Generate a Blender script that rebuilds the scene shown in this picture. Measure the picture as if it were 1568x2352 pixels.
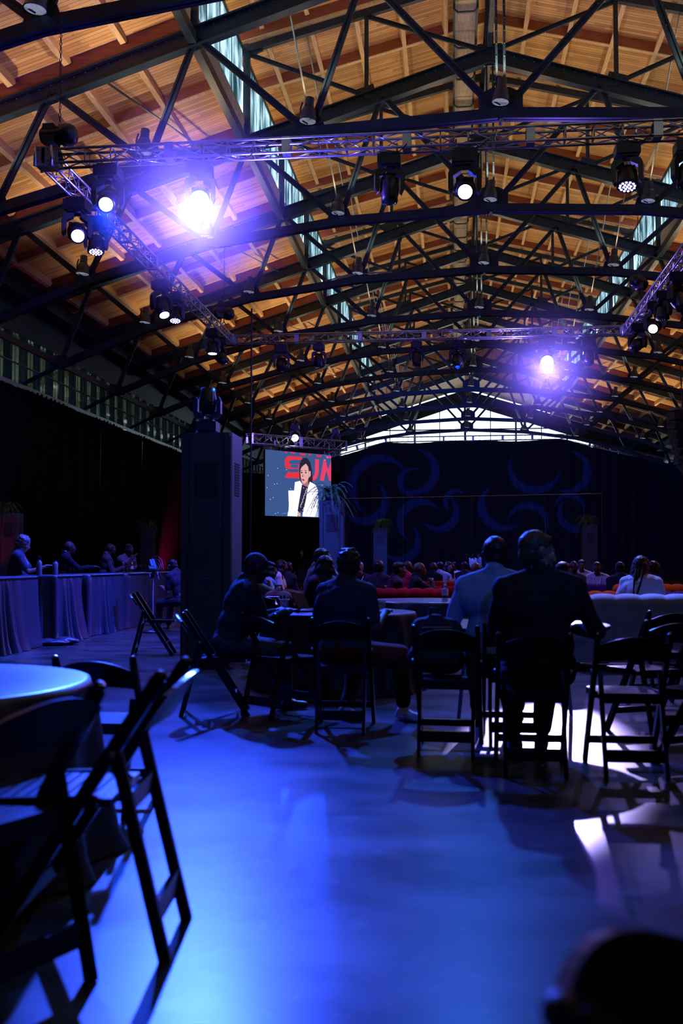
import bpy, bmesh, math, random
import numpy as np
from mathutils import Vector, Matrix, Euler, noise
random.seed(4)
for o in list(bpy.data.objects): bpy.data.objects.remove(o)
SC = bpy.context.scene
COL = SC.collection
R = math.radians
PI = math.pi

# ------------------------------------------------------------------ camera
EYE = 1.25; FPX = 2287.0; YAW = R(6.36); PIT = R(2.86)
cd = bpy.data.cameras.new('camera'); cam = bpy.data.objects.new('camera', cd); COL.objects.link(cam)
cd.sensor_fit = 'HORIZONTAL'; cd.sensor_width = 24.0; cd.lens = 24.0 * FPX / 1568
cam.location = (0, 0, EYE); cam.rotation_euler = (R(90) + PIT, 0, YAW)
cd.clip_start = 0.05; cd.clip_end = 400
cd.dof.use_dof = True; cd.dof.focus_distance = 24.0; cd.dof.aperture_fstop = 2.4
SC.camera = cam
# ------------------------------------------------------------------ world, exposure
W = bpy.data.worlds.new('world'); SC.world = W; W.use_nodes = True
bg = W.node_tree.nodes['Background']; bg.inputs[0].default_value = (0.78, 0.9, 1.0, 1); bg.inputs[1].default_value = 2.6
vs = SC.view_settings
vs.view_transform = 'Standard'; vs.look = 'None'; vs.gamma = 1.0; vs.exposure = 0.0; vs.use_curve_mapping = False
try:
    SC.cycles.use_denoising = True; SC.cycles.max_bounces = 6; SC.cycles.diffuse_bounces = 3; SC.cycles.glossy_bounces = 3
    SC.cycles.transmission_bounces = 4; SC.cycles.sample_clamp_indirect = 4.0; SC.cycles.use_light_tree = True
    SC.cycles.caustics_reflective = False; SC.cycles.caustics_refractive = False; SC.cycles.sample_clamp_direct = 0
except Exception: pass

BLUE = (0.004, 0.058, 1.0); LAV = (0.34, 0.26, 1.0); AZURE = (0.03, 0.16, 1.0); WARM = (1.0, 0.73, 0.44)
def lamp(name, kind, loc, color, power, target=None, radius=0.1, size=60, blend=0.5, parent=None, rot=None):
    d = bpy.data.lights.new(name, kind); d.color = color; d.energy = power
    d.shadow_soft_size = radius
    if kind == 'SPOT': d.spot_size = R(size); d.spot_blend = blend
    o = bpy.data.objects.new(name, d); COL.objects.link(o); o.location = loc
    if target is not None:
        o.rotation_euler = (Vector(target) - Vector(loc)).to_track_quat('-Z', 'Y').to_euler()
    if rot is not None: o.rotation_euler = rot
    if parent: o.parent = parent
    return o
UP_POWER = 185.0      # upward fill spots added at the bell lamps to light the roof
ZT = 8.15             # height of the lighting truss ring
# stage beams hung on the lighting truss ring and beyond (fixtures are built further down at these places)
# beams of the moving lights, listed by fixture: (colour, power, aim, cone, blend); the lamps themselves sit in the fixtures' lenses
BEAMS = dict(
 near_blaze=[(BLUE, 20000, (-1.5, 3.9, 0), 40, .95), ((0.04, 0.11, 1.0), 17000, (-0.9, 1.8, 0), 24, .8)],
 near_corner=[(BLUE, 6000, (-4.5, 9.5, 0), 60, .8)],
 near_mid=[(BLUE, 12000, (-6.0, 15.6, 0.4), 46, .9), (AZURE, 4000, (-1.6, 11.0, 0), 74, .8), (AZURE, 5000, (2.9, 12.1, 0.8), 15, .8)],
 near_violet=[(LAV, 2500, (2.4, 13.0, 0), 70, .8)],
 side_first=[(BLUE, 5000, (-5.6, 15.0, 0), 60, .8)],
 side_second=[((0.02, 0.10, 1.0), 9000, (-2.9, 25.2, 1.2), 44, .8)],
 far_lavender=[((.46, .38, 1.0), 48000, (0.62, 6.9, 0.0), 3.2, .3)],
 far_mid=[((0.01, 0.05, 1.0), 6000, (1.5, 78, 4.0), 24, 1.0), ((0.01, 0.09, 1.0), 9000, (-3.2, 45, 1.0), 14, .7)],  # beams added at an unlit head to blue the far drape and tower
 right_white=[(LAV, 3000, (1.5, 20.5, 0.5), 60, .8), (LAV, 350, (1.5, 6.6, 0.0), 5, .5)],
 screen_top=[(BLUE, 2000, (-3.0, 22.0, 1), 90, .8)],
)
lamp('added_blue_spill', 'POINT', (-4.19, 15.9, 7.05), (0.13, 0.09, 1.0), 2500, radius=0.18)  # bare point lamp added by the fixture, imitates its blue spill
lamp('added_blue_spill', 'POINT', (2.85, 29.9, 7.0), (0.20, 0.12, 1.0), 1200, radius=0.18)  # same added bare lamp by the lavender fixture
lamp('front_beam', 'SPOT', (3.0, -3.5, 6.5), AZURE, 1500, target=(0.42, 7.2, 1.1), radius=0.12, size=11, blend=0.9)
lamp('front_beam', 'SPOT', (-5.0, -3.5, 6.5), (0.01, 0.09, 1.0), 330, target=(-3.2, 12.5, 1.5), radius=0.12, size=30, blend=0.9)
lamp('front_beam', 'SPOT', (-5.5, -2.0, 6.8), BLUE, 900, target=(-1.2, 8.0, 1.2), radius=0.12, size=20, blend=0.9)
lamp('side_beam', 'SPOT', (6.5, 13.5, 7.0), (.25, .14, 1.0), 2600, target=(-2.4, 12.0, 2.5), radius=0.12, size=12, blend=0.9)
for _s in (-1, 1):
    for _k in range(6): lamp('aisle_fill', 'POINT', (1.15 + _s * 21.0, 8 + _k * 12.5, 5.6), (.75, 1.0, .95), 260, radius=0.25)  # unseen fill points added to brighten the aisles behind the side glazing
lamp('red_uplight', 'SPOT', (-14.3, 51.2, 0.25), (1.0, 0.0, 0.16), 2200, target=(-15.7, 53.2, 2.0), radius=0.08, size=56, blend=1.0)
lamp('red_glow', 'SPOT', (-15.0, 29.3, 0.25), (1.0, 0.06, 0.02), 120, target=(-14.2, 30.4, 3.4), radius=0.08, size=70, blend=0.9)
lamp('stage_wash', 'SPOT', (16.5, 24, 7.5), (1.0, 0.25, 0.4), 1500, target=(-1.0, 16.5, 0.8), radius=0.3, size=40, blend=0.9)

# ------------------------------------------------------------------ placing helper (pixel column + depth along the hall -> hall x)
_F = Vector((-math.sin(YAW) * math.cos(PIT), math.cos(YAW) * math.cos(PIT), math.sin(PIT)))
_Rt = Vector((math.cos(YAW), math.sin(YAW), 0)); _U = _Rt.cross(_F)
def hx(px, Y):
    d = _F + _Rt * ((px - 784) / FPX) + _U * ((1176 - 1290) / FPX)
    return d.x / d.y * Y

# ------------------------------------------------------------------ materials
def nd(nt, t, **k):
    n = nt.nodes.new(t)
    for a, b in k.items(): setattr(n, a, b)
    return n
def mat(name, col, rough=0.5, metal=0.0, spec=0.5, emit=None, estr=0.0, sheen=0.0, alpha=1.0, trans=0.0, var=0.0, vscale=6.0, bump=0.0, bscale=40.0, coat=0.0):
    m = bpy.data.materials.new(name); m.use_nodes = True; nt = m.node_tree; b = nt.nodes['Principled BSDF']
    b.inputs['Base Color'].default_value = (*col, 1); b.inputs['Roughness'].default_value = rough
    b.inputs['Metallic'].default_value = metal; b.inputs['Specular IOR Level'].default_value = spec
    b.inputs['Sheen Weight'].default_value = sheen; b.inputs['Transmission Weight'].default_value = trans
    b.inputs['Coat Weight'].default_value = coat
    if emit: b.inputs['Emission Color'].default_value = (*emit, 1); b.inputs['Emission Strength'].default_value = estr
    if var or bump:
        tc = nd(nt, 'ShaderNodeTexCoord')
        if var:
            nz = nd(nt, 'ShaderNodeTexNoise'); nz.inputs['Scale'].default_value = vscale; nz.inputs['Detail'].default_value = 4
            rp = nd(nt, 'ShaderNodeMapRange'); rp.inputs['To Min'].default_value = 1 - var; rp.inputs['To Max'].default_value = 1 + var
            rp.inputs['From Min'].default_value = .3; rp.inputs['From Max'].default_value = .7
            mx = nd(nt, 'ShaderNodeVectorMath', operation='SCALE'); mx.inputs[0].default_value = col
            nt.links.new(tc.outputs['Object'], nz.inputs['Vector']); nt.links.new(nz.outputs['Fac'], rp.inputs['Value'])
            nt.links.new(rp.outputs[0], mx.inputs['Scale']); nt.links.new(mx.outputs[0], b.inputs['Base Color'])
        if bump:
            nb = nd(nt, 'ShaderNodeTexNoise'); nb.inputs['Scale'].default_value = bscale
            bp = nd(nt, 'ShaderNodeBump'); bp.inputs['Strength'].default_value = bump; bp.inputs['Distance'].default_value = 0.01
            nt.links.new(tc.outputs['Object'], nb.inputs['Vector']); nt.links.new(nb.outputs['Fac'], bp.inputs['Height'])
            nt.links.new(bp.outputs[0], b.inputs['Normal'])
    return m
def math_n(nt, op, a, b=None, c=None):
    n = nd(nt, 'ShaderNodeMath', operation=op)
    for i, v in enumerate((a, b, c)):
        if v is None: continue
        if isinstance(v, (int, float)): n.inputs[i].default_value = v
        else: nt.links.new(v, n.inputs[i])
    return n.outputs[0]
def wood_deck():
    m = bpy.data.materials.new('wood_deck'); m.use_nodes = True; nt = m.node_tree; b = nt.nodes['Principled BSDF']
    tc = nd(nt, 'ShaderNodeTexCoord'); sp = nd(nt, 'ShaderNodeSeparateXYZ'); nt.links.new(tc.outputs['Object'], sp.inputs[0])
    yb = math_n(nt, 'DIVIDE', sp.outputs[1], 0.135); row = math_n(nt, 'FLOOR', yb); fr = math_n(nt, 'FRACT', yb)
    wn = nd(nt, 'ShaderNodeTexWhiteNoise', noise_dimensions='1D'); nt.links.new(row, wn.inputs['W'])
    xo = math_n(nt, 'ADD', math_n(nt, 'DIVIDE', sp.outputs[0], 3.1), wn.outputs['Value']); xr_ = math_n(nt, 'FLOOR', xo)
    cv = nd(nt, 'ShaderNodeCombineXYZ'); nt.links.new(row, cv.inputs[0]); nt.links.new(xr_, cv.inputs[1])
    w2 = nd(nt, 'ShaderNodeTexWhiteNoise', noise_dimensions='3D'); nt.links.new(cv.outputs[0], w2.inputs['Vector'])
    mp = nd(nt, 'ShaderNodeMapping'); mp.inputs['Scale'].default_value = (0.7, 14, 1); nt.links.new(tc.outputs['Object'], mp.inputs[0])
    nz = nd(nt, 'ShaderNodeTexNoise'); nz.inputs['Scale'].default_value = 2.2; nz.inputs['Detail'].default_value = 6; nt.links.new(mp.outputs[0], nz.inputs['Vector'])
    big = nd(nt, 'ShaderNodeTexNoise'); big.inputs['Scale'].default_value = 0.5; nt.links.new(tc.outputs['Object'], big.inputs['Vector'])
    f = math_n(nt, 'ADD', math_n(nt, 'MULTIPLY', w2.outputs['Value'], 0.45), math_n(nt, 'MULTIPLY', nz.outputs['Fac'], 0.45))
    f = math_n(nt, 'ADD', f, math_n(nt, 'MULTIPLY', big.outputs['Fac'], 0.15))
    cr = nd(nt, 'ShaderNodeValToRGB'); nt.links.new(f, cr.inputs[0])
    e = cr.color_ramp.elements; e[0].position = 0.15; e[0].color = (0.36, 0.17, 0.06, 1); e[1].position = 0.85; e[1].color = (0.80, 0.50, 0.21, 1)
    e2 = cr.color_ramp.elements.new(0.5); e2.color = (0.60, 0.33, 0.12, 1)
    # knots
    vo = nd(nt, 'ShaderNodeTexVoronoi'); vo.inputs['Scale'].default_value = 1.6; nt.links.new(tc.outputs['Object'], vo.inputs['Vector'])
    kn = math_n(nt, 'LESS_THAN', vo.outputs['Distance'], 0.05)
    gr = math_n(nt, 'LESS_THAN', math_n(nt, 'ABSOLUTE', math_n(nt, 'SUBTRACT', fr, 0.5)), 0.455)
    dk = math_n(nt, 'MULTIPLY', math_n(nt, 'SUBTRACT', 1.0, math_n(nt, 'MULTIPLY', kn, 0.6)), math_n(nt, 'ADD', 0.18, math_n(nt, 'MULTIPLY', gr, 0.82)))
    sc = nd(nt, 'ShaderNodeVectorMath', operation='SCALE'); nt.links.new(cr.outputs[0], sc.inputs[0]); nt.links.new(dk, sc.inputs['Scale'])
    nt.links.new(sc.outputs[0], b.inputs['Base Color']); b.inputs['Roughness'].default_value = 0.6
    bp = nd(nt, 'ShaderNodeBump'); bp.inputs['Distance'].default_value = 0.01; bp.inputs['Strength'].default_value = 0.8
    nt.links.new(gr, bp.inputs['Height']); nt.links.new(bp.outputs[0], b.inputs['Normal'])
    return m
def grain(name, c0, c1, rough=0.6, axis=1, scale=3.0):
    m = bpy.data.materials.new(name); m.use_nodes = True; nt = m.node_tree; b = nt.nodes['Principled BSDF']
    tc = nd(nt, 'ShaderNodeTexCoord'); mp = nd(nt, 'ShaderNodeMapping'); s = [12, 12, 12]; s[axis] = 0.8
    mp.inputs['Scale'].default_value = s; nt.links.new(tc.outputs['Object'], mp.inputs[0])
    nz = nd(nt, 'ShaderNodeTexNoise'); nz.inputs['Scale'].default_value = scale; nz.inputs['Detail'].default_value = 5; nt.links.new(mp.outputs[0], nz.inputs['Vector'])
    cr = nd(nt, 'ShaderNodeValToRGB'); nt.links.new(nz.outputs['Fac'], cr.inputs[0])
    e = cr.color_ramp.elements; e[0].position = .3; e[0].color = (*c0, 1); e[1].position = .7; e[1].color = (*c1, 1)
    nt.links.new(cr.outputs[0], b.inputs['Base Color']); b.inputs['Roughness'].default_value = rough
    return m
def clerestory_glass():
    m = bpy.data.materials.new('clerestory_glass'); m.use_nodes = True; nt = m.node_tree; nt.nodes.remove(nt.nodes['Principled BSDF'])
    out = nt.nodes['Material Output']; tc = nd(nt, 'ShaderNodeTexCoord')
    mp = nd(nt, 'ShaderNodeMapping'); mp.inputs['Scale'].default_value = (1, 1.1, 0.45); nt.links.new(tc.outputs['Object'], mp.inputs[0])
    nz = nd(nt, 'ShaderNodeTexNoise'); nz.inputs['Scale'].default_value = 2.0; nz.inputs['Detail'].default_value = 7; nt.links.new(mp.outputs[0], nz.inputs['Vector'])
    cr = nd(nt, 'ShaderNodeValToRGB'); nt.links.new(nz.outputs['Fac'], cr.inputs[0])
    e = cr.color_ramp.elements; e[0].position = .36; e[0].color = (.10, .20, .23, 1); e[1].position = .62; e[1].color = (.72, .88, .94, 1)
    tr = nd(nt, 'ShaderNodeBsdfTranslucent'); nt.links.new(cr.outputs[0], tr.inputs[0])
    gl = nd(nt, 'ShaderNodeBsdfGlossy'); gl.inputs['Roughness'].default_value = 0.15; gl.inputs[0].default_value = (.6, .7, .8, 1)
    mx = nd(nt, 'ShaderNodeMixShader'); mx.inputs[0].default_value = 0.08
    nt.links.new(tr.outputs[0], mx.inputs[1]); nt.links.new(gl.outputs[0], mx.inputs[2]); nt.links.new(mx.outputs[0], out.inputs[0])
    return m
def clear_glass(name, tint, gloss=0.12):
    m = bpy.data.materials.new(name); m.use_nodes = True; nt = m.node_tree; nt.nodes.remove(nt.nodes['Principled BSDF'])
    out = nt.nodes['Material Output']; tr = nd(nt, 'ShaderNodeBsdfTransparent'); tr.inputs[0].default_value = (*tint, 1)
    gl = nd(nt, 'ShaderNodeBsdfGlossy'); gl.inputs['Roughness'].default_value = 0.05; mx = nd(nt, 'ShaderNodeMixShader'); mx.inputs[0].default_value = gloss
    nt.links.new(tr.outputs[0], mx.inputs[1]); nt.links.new(gl.outputs[0], mx.inputs[2]); nt.links.new(mx.outputs[0], out.inputs[0])
    return m
def concrete():
    m = bpy.data.materials.new('polished_concrete'); m.use_nodes = True; nt = m.node_tree; b = nt.nodes['Principled BSDF']
    tc = nd(nt, 'ShaderNodeTexCoord')
    n1 = nd(nt, 'ShaderNodeTexNoise'); n1.inputs['Scale'].default_value = 1.3; n1.inputs['Detail'].default_value = 9; n1.inputs['Roughness'].default_value = .62
    mp = nd(nt, 'ShaderNodeMapping'); mp.inputs['Scale'].default_value = (1, 1.6, 1); nt.links.new(tc.outputs['Object'], mp.inputs[0]); nt.links.new(mp.outputs[0], n1.inputs['Vector'])
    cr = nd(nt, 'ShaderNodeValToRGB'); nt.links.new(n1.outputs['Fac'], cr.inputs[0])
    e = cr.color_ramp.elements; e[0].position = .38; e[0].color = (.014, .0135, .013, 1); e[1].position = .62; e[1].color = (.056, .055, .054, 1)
    n2 = nd(nt, 'ShaderNodeTexNoise'); n2.inputs['Scale'].default_value = 7; n2.inputs['Detail'].default_value = 6; nt.links.new(tc.outputs['Object'], n2.inputs['Vector'])
    # pale scuffs
    sc = nd(nt, 'ShaderNodeMapRange'); sc.inputs['From Min'].default_value = .62; sc.inputs['From Max'].default_value = .72; nt.links.new(n2.outputs['Fac'], sc.inputs['Value'])
    mx = nd(nt, 'ShaderNodeMix', data_type='RGBA'); mx.inputs[7].default_value = (.12, .118, .115, 1)
    nt.links.new(math_n(nt, 'MULTIPLY', sc.outputs[0], 0.5), mx.inputs[0]); nt.links.new(cr.outputs[0], mx.inputs[6])
    nt.links.new(mx.outputs[2], b.inputs['Base Color'])
    rr = nd(nt, 'ShaderNodeMapRange'); rr.inputs['To Min'].default_value = .24; rr.inputs['To Max'].default_value = .40; nt.links.new(n1.outputs['Fac'], rr.inputs['Value'])
    nt.links.new(rr.outputs[0], b.inputs['Roughness'])
    b.inputs['IOR'].default_value = 1.2
    bp = nd(nt, 'ShaderNodeBump'); bp.inputs['Strength'].default_value = .12; bp.inputs['Distance'].default_value = .004; nt.links.new(n2.outputs['Fac'], bp.inputs['Height']); nt.links.new(bp.outputs[0], b.inputs['Normal'])
    return m
M = dict(
 deck=wood_deck(), purlin=grain('purlin_wood', (.52, .31, .14), (.80, .54, .27)), beam=grain('beam_wood', (.20, .055, .03), (.34, .11, .05), axis=0),
 gable=grain('gable_wood', (.24, .12, .08), (.36, .19, .12), axis=2), pale=grain('pale_wood', (.30, .24, .17), (.50, .42, .31), axis=1),
 steel=mat('dark_steel', (.010, .024, .040), .42, .15, var=.35, vscale=3, bump=.15, bscale=30), steel2=mat('rivet_steel', (.16, .20, .24), .3, .5),
 alu=mat('brushed_aluminium', (.52, .54, .56), .30, .9, var=.15), rod=mat('bright_rod', (.5, .52, .52), .3, .9),
 sill=mat('grey_flashing', (.24, .23, .22), .55, var=.2), glass=clerestory_glass(), pane=clear_glass('window_pane', (.62, .80, .80)), clear=clear_glass('bright_pane', (.96, .98, 1.0), .04),
 floor=concrete(), black=mat('black_drape', (.0022, .0024, .004), .9, spec=.1), navy=mat('navy_drape', (.010, .016, .035), .85, spec=.15), wall=mat('dark_wall', (.006, .006, .008), .8, var=.3),
 fix=mat('fixture_black', (.012, .013, .016), .35, .1, bump=.1), lens_off=mat('dark_lens', (.02, .03, .05), .05, .3, coat=1),
 lens_white=mat('lit_lens', (0, 0, 0), emit=(.80, .93, 1.0), estr=14), lens_blue=mat('blue_lens', (0, 0, 0), emit=(.55, .72, 1.0), estr=60),
 lens_lav=mat('lavender_lens', (0, 0, 0), emit=(.80, .72, 1.0), estr=45), lens_led=mat('led_lens', (0, 0, 0), emit=(.40, .36, 1.0), estr=6),
 bell=mat('bell_grey', (.05, .06, .07), .4, .4), bell_glass=mat('bell_glass', (.35, .40, .42), .12, emit=(.7, .75, .9), estr=.35),
 chair=mat('chair_black', (.004, .004, .006), .24, 0, .5), chair_seat=mat('seat_black', (.012, .012, .014), .25, coat=.3),
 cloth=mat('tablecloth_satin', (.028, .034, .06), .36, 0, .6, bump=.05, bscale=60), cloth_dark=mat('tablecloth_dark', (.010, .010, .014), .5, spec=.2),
 metal=mat('grey_metal', (.25, .26, .28), .4, .8), cabinet=mat('cabinet_grey', (.045, .055, .065), .45, .1, var=.12, vscale=2), cab_dark=mat('cabinet_recess', (.01, .01, .012), .7),
 red=mat('red_velvet', (.22, .002, .005), .9, spec=.05), orange=mat('orange_velvet', (.30, .045, .004), .9, spec=.05), purple=mat('purple_velvet', (.05, .010, .09), .9, spec=.05), palesofa=mat('pale_velvet', (.16, .20, .28), .7, sheen=.1),
 leaf=mat('fern_leaf', (.03, .11, .035), .5, var=.3), pot=mat('pot_black', (.02, .02, .02), .5), stem=mat('stem_brown', (.06, .04, .02), .7),
 paper=mat('pale_plastic', (.6, .6, .65), .4), red_tag=mat('red_tag', (.8, .02, .02), .4), cable=mat('black_cable', (.01, .01, .012), .5),
 cup=clear_glass('cup_plastic', (.82, .86, .92), .25), ice=mat('ice', (.75, .8, .9), .15, emit=None), bottle=mat('bottle_grey', (.16, .17, .2), .25, .3), water=clear_glass('bottle_plastic', (.6, .66, .75), .25),
 phone=mat('phone_black', (.01, .01, .012), .12), wood_stage=grain('stage_wood', (.16, .05, .02), (.28, .09, .03), axis=0),
)

# ------------------------------------------------------------------ geometry helpers
class MB:
    def __init__(s): s.v = []; s.f = []
    def add(s, vs, fs):
        n = len(s.v); s.v += [tuple(v) for v in vs]; s.f += [tuple(i + n for i in f) for f in fs]; return s
    def box(s, c, d, rz=0.0, m=None):
        x, y, z = d[0] / 2, d[1] / 2, d[2] / 2
        vs = [Vector((a * x, b * y, e * z)) for a in (-1, 1) for b in (-1, 1) for e in (-1, 1)]
        if rz: vs = [Matrix.Rotation(rz, 3, 'Z') @ v for v in vs]
        if m is not None: vs = [m @ v for v in vs]
        vs = [v + Vector(c) for v in vs]
        return s.add(vs, [(0, 1, 3, 2), (4, 6, 7, 5), (0, 4, 5, 1), (2, 3, 7, 6), (0, 2, 6, 4), (1, 5, 7, 3)])
    def bar(s, p0, p1, w, h, up=(0, 0, 1)):
        p0 = Vector(p0); p1 = Vector(p1); d = (p1 - p0).normalized(); u = Vector(up)
        a = d.cross(u)
        if a.length < 1e-4: a = d.cross(Vector((0, 1, 0)))
        a.normalize(); b = a.cross(d); vs = []
        for p in (p0, p1):
            for sx, sz in ((-1, -1), (1, -1), (1, 1), (-1, 1)): vs.append(p + a * (sx * w / 2) + b * (sz * h / 2))
        return s.add(vs, [(3, 2, 1, 0), (4, 5, 6, 7), (0, 1, 5, 4), (1, 2, 6, 5), (2, 3, 7, 6), (3, 0, 4, 7)])
    def channel(s, p0, p1, w, t=0.02, lip=0.05, up=(0, 1, 0)):
        # double angle / channel: a web with two lips towards the viewer side
        p0 = Vector(p0); p1 = Vector(p1); d = (p1 - p0).normalized(); u = Vector(up); a = d.cross(u).normalized(); b = a.cross(d).normalized()
        s.bar(p0, p1, w, t, up=b)
        for k in (-1, 1):
            o = a * (k * (w / 2 - t / 2)); q = b * (-lip / 2)
            s.bar(p0 + o + q, p1 + o + q, t, lip, up=b)
        return s
    def tube(s, p0, p1, r0, r1=None, n=8, cap=True):
        r1 = r0 if r1 is None else r1
        p0 = Vector(p0); p1 = Vector(p1); d = (p1 - p0).normalized(); a = d.orthogonal().normalized(); b = d.cross(a); vs = []
        for p, r in ((p0, r0), (p1, r1)):
            for i in range(n):
                t = 2 * PI * i / n; vs.append(p + a * (math.cos(t) * r) + b * (math.sin(t) * r))
        fs = [(i, (i + 1) % n, n + (i + 1) % n, n + i) for i in range(n)]
        if cap: fs += [tuple(reversed(range(n))), tuple(range(n, 2 * n))]
        return s.add(vs, fs)
    def path(s, pts, r, n=6):
        pts = [Vector(p) for p in pts]; rs = r if isinstance(r, (list, tuple)) else [r] * len(pts); vs = []; pa = None
        for i, p in enumerate(pts):
            d = (pts[min(i + 1, len(pts) - 1)] - pts[max(i - 1, 0)]).normalized()
            a = d.orthogonal().normalized() if pa is None else (pa - d * pa.dot(d)).normalized(); pa = a; b = d.cross(a)
            for k in range(n):
                t = 2 * PI * k / n; vs.append(p + a * (math.cos(t) * rs[i]) + b * (math.sin(t) * rs[i]))
        fs = [(j * n + i, j * n + (i + 1) % n, (j + 1) * n + (i + 1) % n, (j + 1) * n + i) for j in range(len(pts) - 1) for i in range(n)]
        fs += [tuple(reversed(range(n))), tuple(range((len(pts) - 1) * n, len(pts) * n))]
        return s.add(vs, fs)
    def lathe(s, prof, n=16, o=(0, 0, 0), m=None):
        vs = []; o = Vector(o)
        for r, z in prof:
            for i in range(n):
                t = 2 * PI * i / n; v = Vector((math.cos(t) * r, math.sin(t) * r, z))
                vs.append((m @ v if m is not None else v) + o)
        fs = [(j * n + i, j * n + (i + 1) % n, (j + 1) * n + (i + 1) % n, (j + 1) * n + i) for j in range(len(prof) - 1) for i in range(n)]
        if prof[0][0] > 1e-5: fs.append(tuple(reversed(range(n))))
        if prof[-1][0] > 1e-5: fs.append(tuple(range((len(prof) - 1) * n, len(prof) * n)))
        return s.add(vs, fs)
    def prism(s, poly, y0, y1, axis='y'):
        # poly of (a,b): extruded along axis
        n = len(poly); vs = []
        for y in (y0, y1):
            for a, b in poly: vs.append((a, y, b) if axis == 'y' else ((y, a, b) if axis == 'x' else (a, b, y)))
        fs = [(i, (i + 1) % n, n + (i + 1) % n, n + i) for i in range(n)] + [tuple(reversed(range(n))), tuple(range(n, 2 * n))]
        return s.add(vs, fs)
    def ell(s, c, r, nu=10, nv=7, m=None):
        vs = []; c = Vector(c)
        for j in range(nv + 1):
            ph = PI * j / nv
            for i in range(nu):
                t = 2 * PI * i / nu; v = Vector((math.sin(ph) * math.cos(t) * r[0], math.sin(ph) * math.sin(t) * r[1], math.cos(ph) * r[2]))
                vs.append((m @ v if m is not None else v) + c)
        return s.add(vs, [(j * nu + i, (j + 1) * nu + i, (j + 1) * nu + (i + 1) % nu, j * nu + (i + 1) % nu) for j in range(nv) for i in range(nu)])
    def mesh(s, name, material, smooth=False):
        me = bpy.data.meshes.new(name); me.from_pydata(s.v, [], s.f); me.materials.append(M[material] if isinstance(material, str) else material)
        if smooth:
            me.polygons.foreach_set('use_smooth', [True] * len(me.polygons))
        me.update(); return me
    def build(s, name, material, parent=None, smooth=False, fixn=False):
        me = s.mesh(name, material, smooth)
        if fixn:
            bm = bmesh.new(); bm.from_mesh(me); bmesh.ops.remove_doubles(bm, verts=bm.verts, dist=1e-5); bmesh.ops.recalc_face_normals(bm, faces=bm.faces); bm.to_mesh(me); bm.free()
            if smooth: me.polygons.foreach_set('use_smooth', [True] * len(me.polygons))
        return obj(name, me, parent)
def obj(name, me, parent=None, loc=None):
    o = bpy.data.objects.new(name, me); COL.objects.link(o)
    if parent is not None: o.parent = parent
    if loc is not None: o.location = loc
    return o
def empty(name, loc=(0, 0, 0), rz=0.0, label=None, cat=None, group=None):
    o = bpy.data.objects.new(name, None); COL.objects.link(o); o.location = loc; o.rotation_euler = (0, 0, rz); o.empty_display_size = .1
    return tag(o, label, cat, group)
def tag(o, label=None, cat=None, group=None, kind=None):
    if label: o['label'] = label
    if cat: o['category'] = cat
    if group: o['group'] = group
    if kind: o['kind'] = kind
    return o
def kids(o, memo=None):
    return [c for c in KID.get(o.name, [])]
KID = {}
def index_kids(root):
    # children index (linear once per prototype)
    out = {}
    for o in COL.objects:
        if o.parent is not None: out.setdefault(o.parent.name, []).append(o)
    KID.update(out)
def dup(root, loc=None, rz=None, label=None, group=None, parent=None):
    c = root.copy(); COL.objects.link(c)
    if parent is not None: c.parent = parent
    if loc is not None: c.location = loc
    if rz is not None: c.rotation_euler = (0, 0, rz)
    if label: c['label'] = label
    if group: c['group'] = group
    for k in KID.get(root.name, []): dup(k, parent=c)
    return c
ORD = ['nearest', 'second', 'third', 'fourth', 'fifth', 'sixth', 'seventh', 'eighth', 'ninth', 'tenth', 'eleventh', 'twelfth', 'thirteenth', 'fourteenth', 'fifteenth']

# ================================================================== ROOM
XR = 1.15; S = 6.1; YA = 3.7 * S            # ridge line, truss spacing, first full truss
def TY(i): return YA + i * S
I0, I1 = -2, 9                              # trusses built
Y0, Y1 = -8.0, 88.0                         # hall ends
XW = 16.95                                  # half width (at the side walls)
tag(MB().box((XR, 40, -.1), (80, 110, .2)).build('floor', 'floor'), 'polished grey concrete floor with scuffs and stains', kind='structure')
# slab joints: fine saw cuts as thin recess strips are part of the floor material's relief
def struct(o): o['kind'] = 'structure'; return o
# back wall and right side wall
struct(MB().box((XR, Y0 - .2, 8), (2 * XW + 14, .3, 20)).build('wall_back', 'wall'))
# side walls: columns + drapes handled below; outer aisles closed
for sx, nm in ((-1, 'wall_left'), (1, 'wall_right')):
    w = struct(MB().box((XR + sx * 25.0, 40, 5.4), (.3, 98, 5.6)).build(nm, 'wall'))
    MB().box((XR + sx * 25.0, 40, .6), (.3, 98, 1.2)).build('wall_panel', 'wall', w)
    c2 = struct(MB().prism([(sx * XW + XR, 10.75), (sx * 25.2 + XR, 8.1), (sx * 25.2 + XR, 8.0), (sx * XW + XR, 10.6)], Y0, Y1).build('ceiling', 'deck'))
    for k in range(15):
        MB().bar((XR + sx * XW, Y0 + 3 + k * S, 10.45), (XR + sx * 25, Y0 + 3 + k * S, 7.85), .2, .3).build('rafter', 'purlin', c2)
    struct(MB().box((XR + sx * 21, Y1, 4.5), (8.2, .2, 9)).build('wall_far', 'wall'))
    struct(MB().box((XR + sx * 21, Y0, 5), (8.2, .2, 10)).build('wall_near', 'wall'))
def sidez(d): return 16 - .32 * d
def monz(d): return 18.4 - .25 * d
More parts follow.
